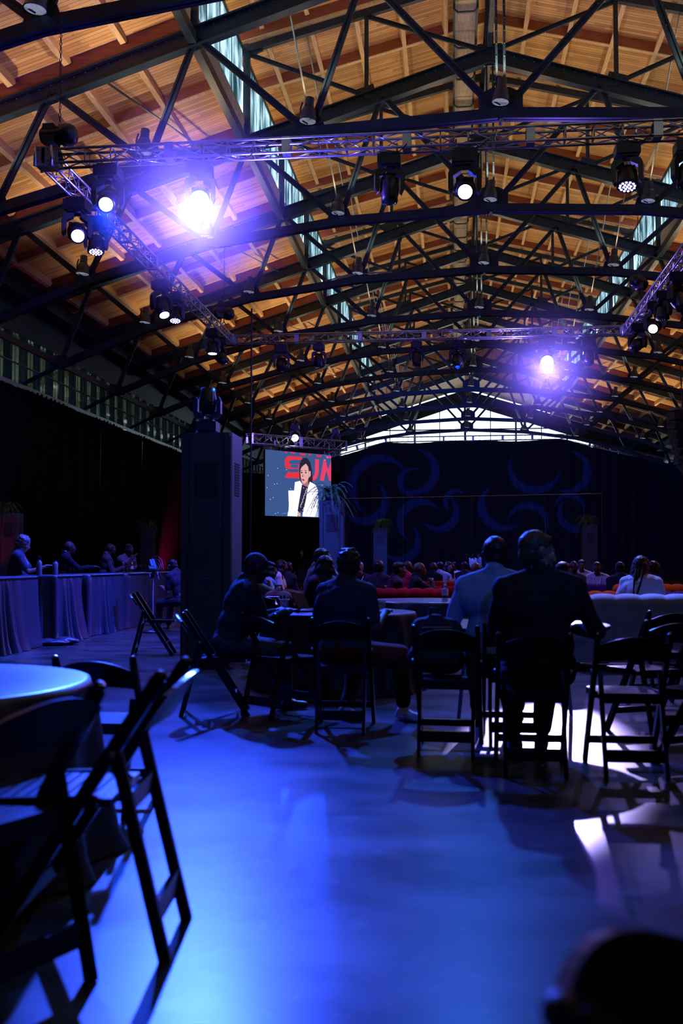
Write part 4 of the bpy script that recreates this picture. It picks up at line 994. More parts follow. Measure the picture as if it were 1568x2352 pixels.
round_table(-2.27, 3.92, .76, 'round table at the left edge under a bright blue-lit cloth', 'cloth glowing bright blue on the table at the left edge', 11)
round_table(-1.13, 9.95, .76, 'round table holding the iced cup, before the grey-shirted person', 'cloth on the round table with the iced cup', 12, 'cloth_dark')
round_table(-.35, 13.0, .76, 'round table with a violet-lit top in front of the red sofa', 'violet-lit cloth on the round table before the red sofa', 13)
round_table(.50, 8.22, .76, 'bare black round table hidden behind the suited man and the blue-shirted man', None, 14)

# high tables with floor-length cloths along the drape side
HT = 1.04
for k, (ya, yb, sd) in enumerate(((11.9, 14.15, 31), (14.75, 15.9, 32), (16.15, 17.95, 33), (18.1, 21.3, 34))):
    nm = ['nearest', 'second', 'third', 'farthest'][k]
    t = empty('high_table', (-6.38, (ya + yb) / 2, 0)); tag(t, 'high table under a long satin cloth, %s of the row by the drape' % nm, 'table', 'high tables in a row by the drape')
    L = yb - ya
    MB().box((0, 0, HT - .03), (.68, L - .1, .03)).build('tabletop', 'chair', t)
    for sx in (-1, 1):
        for sy in (-1, 1): MB().bar((sx * .28, sy * (L / 2 - .2), HT - .04), (sx * .28, sy * (L / 2 - .2), 0), .03, .03, up=(1, 0, 0)).build('leg', 'metal', t)
    c = cloth(None, 0, HT, sd, square=(.33, L / 2 - .02), flare=.10 if k < 2 else .05, nf=17); c.location = (-6.38, (ya + yb) / 2, 0)
    tag(c, ['satin cloth flaring out onto the floor, on the nearest high table', 'satin cloth with bright hanging folds, on the second high table', 'dark satin cloth on the third high table in the row', 'satin cloth with fine vertical folds, on the farthest high table'][k], 'tablecloth', 'floor-length cloths on the high tables')

# ================================================================== SOFAS
def sofa(x, y, rz, W_, mtl, label, h=.84, depth=.85, cols=8, arms=True):
    t = empty('tufted_sofa', (x, y, 0), R(rz)); tag(t, label, 'sofa', 'velvet sofas in the middle of the hall')
    MB().box((0, 0, .22), (W_ - .02, depth, .26)).build('base', mtl, t)
    for sx in (-1, 1):
        for sy in (-1, 1): MB().tube((sx * (W_ / 2 - .12), sy * (depth / 2 - .1), .0), (sx * (W_ / 2 - .12), sy * (depth / 2 - .1), .1), .03).build('leg', 'chair', t)
    # tufted back: both faces bulge between buttons
    g = MB(); nu, nv = cols * 6, 16; vs = []
    for side in (0, 1):
        for j in range(nv + 1):
            for i in range(nu + 1):
                u = i / nu * cols; v = j / nv * 3
                b = .035 * abs(math.sin(PI * u)) ** .6 * (.5 + .5 * abs(math.sin(PI * v)) ** .6)
                z = .3 + (h - .3) * j / nv; th = .10 * math.sqrt(max(0, 1 - max(0, (z - (h - .1)) / .1) ** 2)) if z > h - .1 else .10
                z += .02 * abs(math.sin(PI * u)) ** .6 * (j / nv) ** 6
                yy = -depth / 2 + .12 + (th + b) * (-1 if side == 0 else 1)
                vs.append((-W_ / 2 + W_ * i / nu, yy, z))
    n1 = (nu + 1) * (nv + 1); fs = []
    for j in range(nv):
        for i in range(nu):
            a = j * (nu + 1) + i; fs.append((a, a + 1, a + nu + 2, a + nu + 1)); fs.append((n1 + a + 1, n1 + a, n1 + a + nu + 1, n1 + a + nu + 2))
    for i in range(nu):
        a = nv * (nu + 1) + i; fs.append((a, a + 1, n1 + a + 1, n1 + a))
        fs.append((i + 1, i, n1 + i, n1 + i + 1))
    for i in (0, nu):
        for j in range(nv):
            a = j * (nu + 1) + i; fs.append((a, a + nu + 1, n1 + a + nu + 1, n1 + a) if i == 0 else (a + nu + 1, a, n1 + a, n1 + a + nu + 1))
    g.add(vs, fs); bk = g.build('back_cushion', mtl, t, smooth=True)
    for i in range(1, cols):
        for v in (1, 2):
            MB().ell((-W_ / 2 + W_ * i / cols, -depth / 2 + .02, .3 + (h - .3) * v / 3), (.014, .008, .014), 6, 4).build('button', mtl, bk)
    for k in range(2): MB().box(((k - .5) * (W_ - .3) / 2, .08, .41), ((W_ - .3) / 2 - .02, depth - .3, .14)).build('seat_cushion', mtl, t)
    if arms:
        for sx in (-1, 1): MB().tube((sx * (W_ / 2 - .09), -depth / 2 + .1, .56), (sx * (W_ / 2 - .09), depth / 2 - .02, .56), .10, n=12).box((sx * (W_ / 2 - .09), .03, .38), (.18, depth - .1, .3)).build('armrest', mtl, t)
sofa(hx(905, 15.2) + .05, 15.3, 0, 1.55, 'red', 'red tufted velvet sofa left of the bottle, a man resting his arm on it')
sofa(hx(1030, 16.6), 16.9, 4, 1.5, 'red', 'red tufted velvet sofa behind the bottle and blue-shirted man')
sofa(hx(1000, 21), 21.0, 0, 1.5, 'red', 'small far red sofa beside the bald listener')
sofa(3.0, 12.3, 3, 3.4, 'palesofa', 'long pale tufted sofa lit bright blue at the right', cols=12, h=.86)
sofa(hx(1345, 14.6), 14.8, 4, 1.5, 'orange', 'low orange-brown sofa back left of the braided person', h=.82)
sofa(hx(1508, 16.2), 16.6, 12, 1.5, 'orange', 'orange velvet sofa with ribbed back behind the braided person', h=.88)
sofa(hx(1392, 18.8), 18.8, 0, .9, 'purple', 'maroon armchair between the two orange sofas', h=.84, cols=4)
sofa(hx(1580, 13.8), 14.0, -10, 1.4, 'purple', 'purple velvet sofa cut by the right edge', h=.84)

# ================================================================== PEOPLE
def remesh(name, prims, vox, material, parent, smooth=2, noise_amp=0.0, noise_sc=9.0, clip=None):
    """union of rounded shapes fused into one continuous closed surface"""
    g = MB()
    for p in prims:
        if p[0] == 'c':
            _, a, b, r0, r1 = p; a = Vector(a); b = Vector(b); n = 10
            d = b - a; L = d.length
            if L < 1e-5: continue
            d.normalize(); k = 5; pts = []; rs = []
            for q in range(k): an = PI / 2 * (1 - q / k); pts.append(a - d * math.sin(an) * r0); rs.append(max(.0006, r0 * math.cos(an)))
            for q in range(k + 1): an = PI / 2 * q / k; pts.append(b + d * math.sin(an) * r1); rs.append(max(.0006, r1 * math.cos(an)))
            g.path(pts, rs, n)
        else:
            _, c, r, m = p; g.ell(c, r, 14, 10, m=m)
    me = g.mesh(name, material, True)
    bm = bmesh.new(); bm.from_mesh(me); bmesh.ops.remove_doubles(bm, verts=bm.verts, dist=1e-6); bmesh.ops.recalc_face_normals(bm, faces=bm.faces); bm.to_mesh(me); bm.free()
    o = bpy.data.objects.new(name, me); COL.objects.link(o)
    md = o.modifiers.new('r', 'REMESH'); md.mode = 'VOXEL'; md.voxel_size = vox; md.use_smooth_shade = True
    if smooth: m2 = o.modifiers.new('s', 'SMOOTH'); m2.factor = .5; m2.iterations = smooth
    dg = bpy.context.evaluated_depsgraph_get(); me2 = bpy.data.meshes.new_from_object(o.evaluated_get(dg)); o.modifiers.clear(); o.data = me2; bpy.data.meshes.remove(me)
    me2.name = name
    if not me2.materials: me2.materials.append(M[material])
    if noise_amp:
        n = len(me2.vertices); co = np.empty(n * 3); me2.vertices.foreach_get('co', co); co = co.reshape(-1, 3)
        no = np.empty(n * 3); me2.vertices.foreach_get('normal', no); no = no.reshape(-1, 3)
        w = np.sin(co[:, 2] * noise_sc * 2.3 + 2.2 * np.sin(co[:, 0] * noise_sc) + co[:, 1] * noise_sc * .7) + .6 * np.sin(co[:, 0] * noise_sc * 1.7 - co[:, 2] * noise_sc * 3.1 + 1.3)
        if noise_sc > 30: w = np.array([noise.noise(Vector(c) * noise_sc) for c in co]) * 2.2
        co += no * (w * noise_amp)[:, None]; me2.vertices.foreach_set('co', co.ravel()); me2.update()
    me2.polygons.foreach_set('use_smooth', [True] * len(me2.polygons))
    if parent: o.parent = parent
    return o
SKIN = {}
def skin(tone):
    k = 'skin_' + tone
    if k not in M:
        M[k] = mat(k, {'light': (.20, .11, .08), 'tan': (.12, .06, .038), 'brown': (.05, .024, .016), 'dark': (.035, .017, .012)}[tone], .5, spec=.25, bump=.05, bscale=90)
    return k
def fabric(name, c, r=.8):
    k = 'fabric_' + name
    if k not in M: M[k] = mat(k, c, r, spec=.12, bump=.2, bscale=120)
    return k
M['hair_black'] = mat('hair_black', (.012, .009, .009), .38, spec=.18, bump=.6, bscale=55)
M['hair_brown'] = mat('hair_brown', (.05, .028, .018), .42, spec=.18, bump=.6, bscale=55)
M['hair_grey'] = mat('hair_grey', (.10, .095, .095), .5, bump=.6, bscale=55)
M['eye'] = mat('eye', (.5, .5, .5), .1); M['shoe_white'] = mat('shoe_white', (.62, .56, .58), .5); M['shoe_dark'] = mat('shoe_dark', (.015, .013, .013), .35)
M['glasses'] = mat('glasses_black', (.01, .01, .01), .2); M['lanyard'] = mat('lanyard_white', (.7, .7, .75), .5)
def ik(a, b, l1, l2, pole):
    a = Vector(a); b = Vector(b); d = b - a; L = d.length
    if L > (l1 + l2) * .995: b = a + d.normalized() * (l1 + l2) * .995; d = b - a; L = d.length
    dn = d.normalized(); x = (l1 * l1 - l2 * l2 + L * L) / (2 * L); h = math.sqrt(max(0, l1 * l1 - x * x))
    p = Vector(pole); p = (p - dn * p.dot(dn)).normalized()
    return a + dn * x + p * h, b
def person(label, x, y, deg, seat=.47, lean=.12, side=0.0, hyaw=0, hpitch=0, sc=1.0, tone='tan', hair='short', hcol='hair_black', top='grey', topc=(.1, .1, .12), sleeve='short',
           legs='sit', pants=(.03, .03, .04), pname='dark', shoe='shoe_dark', hands=None, vox=.012, group=None, girth=1.0, glasses=False, lanyard=False, cap=None, feet=None, jacket=False, brow=True, beard=False):
    """deg 0 faces away from the camera (hall +y), 90 faces left; hyaw turns the head further (+ = to its left)"""
    t = empty('person', (x, y, 0), R(deg)); t.scale = (sc, sc, sc); tag(t, label, 'person', group)
    sk = skin(tone); fb = fabric(top, topc); pf = fabric('trousers_' + pname, pants, .85)
    hipz = (seat / sc + .095) if legs == 'sit' else .93
    Lm = Matrix.Rotation(-lean, 3, 'X') @ Matrix.Rotation(side, 3, 'Y')
    hip = Vector((0, 0, hipz))
    def T(v): return hip + Lm @ Vector(v)
    gz = girth
    chest = T((0, .0, .33)); shl = [T((-.175 * (1 + (gz - 1) * .5), 0, .45)), T((.175 * (1 + (gz - 1) * .5), 0, .45))]
    neck0 = T((0, .0, .48)); neck1 = T((0, .035, .575))
    hb = T((0, .045, .655))
    HM = Matrix.Rotation(R(hyaw), 3, 'Z') @ Matrix.Rotation(R(hpitch), 3, 'X')
    def Hd(v): return hb + HM @ Vector(v)
    def E_(c, r, m=None): return ('e', c, r, m)
    head = [E_(Hd((0, -.012, .025)), (.076, .096, .092), HM), E_(Hd((0, .028, -.045)), (.060, .062, .072), HM), ('c', Hd((-.0, .06, -.085)), Hd((0, .064, -.088)), .026, .026),
            ('c', Hd((0, .088, .012)), Hd((0, .108, -.028)), .009, .015), ('c', Hd((-.034, .082, .024)), Hd((.034, .082, .024)), .012, .012),
            ('c', Hd((-.020, .088, -.062)), Hd((.020, .088, -.062)), .009, .009), ('c', Hd((-.016, .086, -.073)), Hd((.016, .086, -.073)), .009, .009),
            ('c', Hd((-.046, .062, -.02)), Hd((-.044, .064, -.024)), .022, .022), ('c', Hd((.046, .062, -.02)), Hd((.044, .064, -.024)), .022, .022)]
    for s in (-1, 1): head += [('c', Hd((s * .077, -.004, .018)), Hd((s * .075, .002, -.022)), .014, .010), ('c', Hd((s * .081, -.014, .02)), Hd((s * .083, -.012, .0)), .010, .009)]
    torso = [E_(T((0, .0, .02)), (.165 * gz, .125 * gz, .12), Lm), E_(T((0, .0, .15)), (.158 * gz, .122 * gz, .18), Lm), E_(T((0, -.005, .33)), (.160 * gz, .118 * gz, .16), Lm),
             ('c', shl[0], shl[1], .068, .068), ('c', T((-.08, -.02, .46)), T((.08, -.02, .46)), .075, .075)]
    torso += [E_(T((0, -.012, .40)), (.172 * gz, .098 * gz, .12), Lm)] + [('c', T((q * .05, -.012, .50)), T((q * .15, -.006, .465)), .058, .064) for q in (-1, 1)] + [E_(T((q * .135 * gz, 0, .37)), (.068, .085 * gz, .12), Lm) for q in (-1, 1)]
    neck = [('c', neck0, neck1, .066, .059)]
    body = head + neck + torso
    shirt = [(p[0], p[1], tuple(r_ + .012 for r_ in p[2]), p[3]) if p[0] == 'e' else (p[0], p[1], p[2], p[3] + .014, p[4] + .014) for p in torso]
    shirt += [('c', T((-.055, -.01, .515)), T((.055, -.01, .515)), .052, .052), ('c', T((0, -.03, .50)), T((0, -.025, .545)), .066, .066)]
    # arms
    if hands is None: hands = ((-.17, .36, .14), (.17, .36, .14)) if legs == 'sit' else ((-.27, .06, -.08), (.27, .06, -.08))
    fin = []; spread = .010 if vox <= .009 else .012
    for s, sh, hp in ((-1, shl[0], hands[0]), (1, shl[1], hands[1])):
        pole = (s * .30, -.45, -1.0) if len(hp) < 4 else hp[3]
        wr = hip + Vector(hp[:3]); el, wr = ik(sh, wr, .285, .25, pole)
        body += [('c', sh, el, .050 * (gz * .5 + .5), .040), ('c', el, wr, .041, .028)]
        if sleeve == 'long': shirt += [('c', sh, el, .066 * (gz * .5 + .5), .055), ('c', el, el.lerp(wr, .93), .055, .043)]
        elif sleeve == 'short': shirt += [('c', sh, sh.lerp(el, .72), .068 * (gz * .5 + .5), .064)]
        d = (wr - el).normalized(); up = Vector((0, 0, 1)); sd = d.cross(up)
        if sd.length < .2: sd = Vector((1, 0, 0))
        sd.normalize(); nn = sd.cross(d)
        pal = wr + d * .05
        body += [('c', wr, pal, .028, .030), ('c', pal - sd * .022, pal + sd * .022, .019, .019)]
        for f_ in range(4):
            o_ = (f_ - 1.5) * .021; L = (.062, .072, .068, .052)[f_]
            b0 = wr + d * .078 + sd * o_; b1 = b0 + (d * .85 - nn * .25).normalized() * L * .55; b2 = b1 + (d * .4 - nn * .9).normalized() * L * .5
            body += [('c', b0 - d * .02, b1, spread, spread * .92), ('c', b1, b2, spread * .92, spread * .8)]
        tb = wr + d * .025 - sd * s * .022; t1 = tb - sd * s * .03 + d * .03; t2 = t1 + d * .03 - nn * .01
        body += [('c', tb, t1, spread * 1.25, spread), ('c', t1, t2, spread, spread * .85)]
    # legs
    trs = [E_(T((0, .0, -.01)), (.178 * gz, .14 * gz, .11), Lm)]
    for s in (-1, 1):
        hj = hip + Vector((s * .09, 0, -.02))
        if legs == 'sit':
            ft = Vector((s * .13, .47, .0)) if feet is None else Vector(feet[0 if s < 0 else 1])
            an = Vector((ft.x, ft.y, .085)); kn, an = ik(hj, an, .43, .42, (s * .12, .5, 1.0))
        else:
            ft = Vector((s * .10, .0, 0)); an = Vector((ft.x, ft.y, .085)); kn = (hj + an) / 2 + Vector((0, .015, .0))
        fd = Vector((ft.x - 0, 1.0, 0)); fd = Vector((s * .15, 1, 0)).normalized()
        if feet is not None and len(feet) > 2: fd = Vector(feet[2]).normalized()
        body += [('c', hj, kn, .080 * gz, .052), ('c', kn, an, .050, .034)]
        trs += [('c', hj, kn, .104 * gz, .078 * gz), ('c', kn, kn.lerp(an, .86), .074 * gz, .058)]
        toe = Vector((an.x, an.y, .035)) + fd * .15
        body += [('c', an, Vector((an.x, an.y, .04)), .034, .034), ('c', Vector((an.x, an.y, .04)), toe, .03, .026)]
        shp = [('c', Vector((an.x, an.y, .045)) - fd * .035, Vector((an.x, an.y, .045)) + fd * .05, .046, .046), ('c', Vector((an.x, an.y, .042)) + fd * .05, toe, .044, .034), ('c', Vector((an.x, an.y, .075)) - fd * .025, Vector((an.x, an.y, .085)), .042, .040)]
        if y < 12: 
            so = remesh('shoe', shp, .009, shoe, t); zc_ = np.empty(len(so.data.vertices) * 3); so.data.vertices.foreach_get('co', zc_); zc_ = zc_.reshape(-1, 3); zc_[:, 2] = np.maximum(zc_[:, 2], .004); so.data.vertices.foreach_set('co', zc_.ravel()); so.data.update()
            if shoe == 'shoe_white':
                for q in range(4):
                    c_ = Vector((an.x, an.y, .083 - q * .008)) + fd * (.035 + q * .018); s2 = Vector((-fd.y, fd.x, 0)) * .026
                    MB().tube(c_ - s2, c_ + s2, .004, n=5).build('lace', 'lanyard', so)
    remesh('body', body, vox, sk, t)
    remesh('jacket' if jacket else 'shirt', shirt, max(vox, .012), fb, t, noise_amp=.005 if y < 16 else .003, noise_sc=8)
    if legs == 'sit' or True: remesh('trousers', trs, max(vox, .013), pf, t, noise_amp=.003 if y < 12 else 0)
    if jacket:
        for s in (-1, 1):
            MB().path([T((s * .05, -.06, .575)), T((s * .075, .03, .535)), T((s * .055, .115, .40)), T((s * .02, .145, .24))], [.018, .02, .02, .012], 6).build('lapel', fb, t, True)
        remesh('shirt_collar', [('c', T((-.022, -.028, .556)), T((.022, -.028, .556)), .046, .046), ('c', T((-.03, .01, .545)), T((.03, .01, .545)), .034, .034)], .01, fabric('pale_shirt', (.16, .18, .24)), t)
    elif y < 12:
        MB().path([T((math.sin(a) * .066, .008 + -math.cos(a) * .062, .562 - .02 * (1 - math.cos(a)) * .5)) for a in [k * PI / 6 - PI for k in range(13)]], .011, 5).build('collar', fb, t, True)
    # hair
    if hair in ('short', 'curly', 'long', 'locs', 'bun', 'afro'):
        k = {'short': 1.07, 'curly': 1.19, 'long': 1.12, 'locs': 1.2, 'bun': 1.09, 'afro': 1.38}[hair]
        hp = [E_(Hd((0, -.022, .040)), (.076 * k, .094 * k, .086 * k), HM), E_(Hd((0, -.045, -.012)), (.070 * k, .066 * k, .075), HM), ('c', Hd((-.040, .046, .082)), Hd((.040, .046, .082)), .021, .021)]
        if hair == 'long': hp += [('c', Hd((s * .05, -.04, .0)), Hd((s * .085, -.07, -.30)), .06, .06) for s in (-1, 1)] + [('c', Hd((0, -.06, 0)), Hd((0, -.11, -.34)), .07, .08)] + [('c', Hd((s * .07, .01, .02)), Hd((s * .10, .0, -.24)), .035, .04) for s in (-1, 1)]
        if hair == 'locs': hp += [('c', Hd((0, -.06, 0)), Hd((0, -.09, -.16)), .09, .085), ('c', Hd((-.05, -.04, 0)), Hd((-.07, -.03, -.14)), .05, .04), ('c', Hd((.05, -.04, 0)), Hd((.07, -.03, -.14)), .05, .04)]
        if hair == 'bun': hp += [('c', Hd((0, -.10, .03)), Hd((0, -.12, .04)), .04, .04)]
        ho = remesh('hair', hp, max(.009, min(vox, .014)), hcol, t, noise_amp={'short': .0016, 'bun': .002, 'curly': .008, 'afro': .006, 'long': .004, 'locs': .003}[hair], noise_sc=38 if hair != 'long' else 20)
        if hair == 'locs':
            random.seed(77)
            for q in range(16):
                a = R(-150 + q * 18); sx_0 = math.sin(a) * .085; sy_0 = -.03 - math.cos(a) * .075 if True else 0
                p0 = Hd((math.sin(a) * .05, -.03 - .03 * math.cos(a), .11)); p1 = Hd((math.sin(a) * .09, -.04 - .07 * math.cos(a), .02)); p2 = Hd((math.sin(a) * .10, -.06 - .07 * math.cos(a), -.12 - .05 * (q % 3)))
                p2 = p2 + Vector((0, -.07, -.05)); p3 = p2 + Vector((random.uniform(-.05, .03), -.10, -.20 - .07 * (q % 4)))
                MB().path([p0, p1, p2, p3], [.014, .018, .018, .012], 6).build('braid', hcol, ho, True)
    elif hair == 'fringe':
        remesh('hair', [E_(Hd((0, -.052, -.012)), (.082, .064, .058), HM)], .01, hcol, t)
    if beard: remesh('beard', [('c', Hd((-.035, .062, -.075)), Hd((.035, .062, -.075)), .026, .026), ('c', Hd((0, .062, -.10)), Hd((0, .06, -.10)), .028, .02)], .009, hcol, t)
    if cap:
        co = remesh('cap', [E_(Hd((0, -.015, .052)), (.086, .104, .088), HM)], .01, fabric('cap', cap), t)
        poly = [(-.075, .05), (-.07, .12), (-.04, .165), (.04, .165), (.07, .12), (.075, .05)]
        g = MB().prism(poly, .058, .066, axis='z'); g.v = [tuple(Hd((v[0], v[1], v[2] + .02 - max(0, v[1] - .09) * .25))) for v in g.v]; g.build('cap_brim', fabric('cap', cap), co)
    if vox <= .013:
        for s in (-1, 1): 
            e_ = MB().ell(Hd((s * .031, .079, .006)), (.0115, .010, .0095), 8, 6).build('eye', 'eye', t, True)
            MB().ell(Hd((s * .031, .088, .006)), (.005, .003, .005), 6, 4).build('iris', 'hair_black', e_)
    if glasses:
        g = MB()
        for s in (-1, 1):
            g.path([Hd((s * .033 + math.cos(a) * .024, .102, .006 + math.sin(a) * .018)) for a in [k * PI / 5 for k in range(11)]], .0022, 4)
            g.path([Hd((s * .057, .10, .012)), Hd((s * .082, .02, .014)), Hd((s * .084, -.01, .006))], .0025, 4)
        g.path([Hd((-.01, .103, .01)), Hd((.01, .103, .01))], .0025, 4); g.build('glasses', 'glasses', t)
    if lanyard:
        g = MB()
        for s in (-1, 1): g.path([T((s * .07, -.04, .53)), T((s * .085, .06, .50)), T((s * .05, .145, .36)), T((0, .155, .14))], .006, 4)
        g.box(T((0, .16, .10)), (.07, .006, .09)); g.build('lanyard', 'lanyard', t)
    return t
GR = {}
# --- the people nearest the camera
person('person in a dark grey short-sleeved shirt and maroon trousers from behind, white sneaker', -.84, 7.72, -28, seat=.47, lean=.05, hyaw=10, tone='brown', hair='curly', hcol='hair_black', top='grey_shirt', topc=(.016, .022, .034), sleeve='short',
       pants=(.085, .012, .012), pname='maroon', shoe='shoe_white', girth=1.22, hands=((-.20, .26, .16), (.20, .27, .27, (.35, -.5, -1))), feet=((-.10, .18, 0), (.30, .40, 0), (1, -.15, 0)), vox=.0085, sc=1.0)
person('man in a dark suit seen from behind, face turned right in profile, pale shirt collar', .53, 6.3, 0, feet=((-.12, .40, 0), (.04, .40, 0)), seat=.49, lean=.02, hyaw=-72, hpitch=-7, tone='light', hair='short', hcol='hair_brown', top='suit', topc=(.006, .007, .011), sleeve='long', jacket=True,
       pants=(.006, .006, .01), pname='suit', girth=1.18, sc=1.09, hands=((-.2, .35, .20), (.24, .32, .20, (.7, -.3, -.8))), vox=.0085)
person('man in a light blue shirt seen from behind, dark cropped hair', hx(1134, 7.25), 7.25, -4, seat=.48, lean=.12, hyaw=14, hpitch=-4, tone='brown', hair='short', hcol='hair_black', top='blue_shirt', topc=(.10, .17, .26), sleeve='long', girth=1.14, sc=1.10,
       hands=((-.28, .28, .24), (.2, .38, .22)), vox=.0085)
person('man in a cap and dark jacket leaning over the cup table at its left', hx(528, 8.25), 8.25, -58, seat=.48, lean=.30, side=.0, hyaw=-8, hpitch=-16, tone='brown', hair='short', top='dark_jacket', topc=(.014, .018, .03), sleeve='long', jacket=False, cap=(.03, .035, .06), girth=1.08,
       pants=(.05, .05, .06), pname='grey', hands=((-.1, .46, .24), (.12, .46, .24)), vox=.0095)
person('person with long dark hair bent over a tablet at the cup table', -1.66, 11.3, -92, seat=.47, lean=.28, hyaw=4, hpitch=-12, tone='brown', hair='long', hcol='hair_black', top='maroon_top', topc=(.03, .006, .012), sleeve='short', hands=((-.1, .42, .27), (.14, .40, .30)), vox=.011)
person('man in a beige polo resting his chin on his fist, face in profile', hx(712, 12.3), 12.3, -66, seat=.52, lean=.18, hyaw=-6, hpitch=3, tone='tan', hair='short', hcol='hair_brown', top='beige_polo', topc=(.12, .11, .085), sleeve='short', hands=((-.1, .40, .20), (.05, .27, .50, (1, .2, -1))), vox=.0095, sc=1.05)
person('person with long black braids and a pale violet-lit shirt leaning on the pale sofa', hx(1468, 12.4), 12.45, -22, seat=.46, lean=.22, hyaw=-30, hpitch=-4, tone='brown', hair='locs', top='white_shirt', topc=(.38, .37, .42), sleeve='long', girth=1.12, hands=((-.22, .25, .12), (.50, .18, .24, (.2, -.3, -1))), vox=.011)
# --- at the high tables by the drape (facing right, on stools)
def stool(x, y, lab):
    t = empty('bar_stool', (x, y, 0)); tag(t, lab, 'stool', 'bar stools behind the high tables')
    MB().lathe([(0, .70), (.18, .70), (.19, .73), (.18, .76), (0, .765)], 18).build('seat', 'chair', t, True)
    for k in range(4):
        a = PI / 4 + k * PI / 2; MB().tube((math.cos(a) * .13, math.sin(a) * .13, .70), (math.cos(a) * .22, math.sin(a) * .22, 0), .014).build('leg', 'metal', t)
    MB().path([(math.cos(a) * .19, math.sin(a) * .19, .25) for a in [k * PI / 6 for k in range(13)]], .01, 5).build('foot_ring', 'metal', t)
HG = [(-7.02, 15.45, 'man with grey curly hair, dark polo and white lanyard at the nearest high table', dict(tone='light', hair='curly', hcol='hair_grey', top='navy_polo', topc=(.035, .04, .07), sleeve='short', lanyard=True, hpitch=-22, hands=((-.1, .42, .29), (.16, .44, .29)), girth=1.15, sc=1.04), -72),
      (-7.02, 17.42, 'bald man with glasses and a dark suit, his hand stretched along the high table', dict(tone='dark', hair='none', top='suit', topc=(.006, .007, .011), sleeve='long', jacket=True, glasses=True, hands=((-.1, .4, .29), (.2, .50, .29)), hyaw=-6), -62),
      (-7.02, 19.6, 'bald man with glasses and a blazer over a pale shirt, third at the high tables', dict(tone='dark', hair='none', top='blazer', topc=(.05, .06, .11), sleeve='long', jacket=True, glasses=True, hands=((-.1, .38, .28), (.12, .38, .28)), hyaw=-4), -72),
      (-7.02, 20.87, 'person with tied-back hair, hand at the chin, last at the high tables', dict(tone='dark', hair='bun', top='violet_top', topc=(.10, .10, .18), sleeve='short', hands=((-.05, .36, .28), (.03, .30, .50, (1, .3, -1))), hyaw=14, hpitch=3), -118)]
for (x, y, lab, kw, dg) in HG:
    person(lab, x, y, dg, seat=.765, lean=.10, feet=((-.12, .16, .24), (.12, .16, .24)), vox=.013, **kw)
    stool(x, y, 'black bar stool under the ' + lab.split(' with ')[0].split(',')[0] + {15.45: ' with grey curly hair', 17.42: ' in the suit', 19.6: ' in the blazer', 20.87: ' at the last high table'}[y])
person('crouching technician in a dark t-shirt beside the cabinet tower, bare forearm lit blue', hx(420, 17.5), 17.5, 62, seat=.47, lean=.35, hpitch=-20, tone='light', hair='short', top='black_tee', topc=(.02, .02, .03), sleeve='short', vox=.013, hands=((-.1, .4, .22), (.12, .4, .22)))
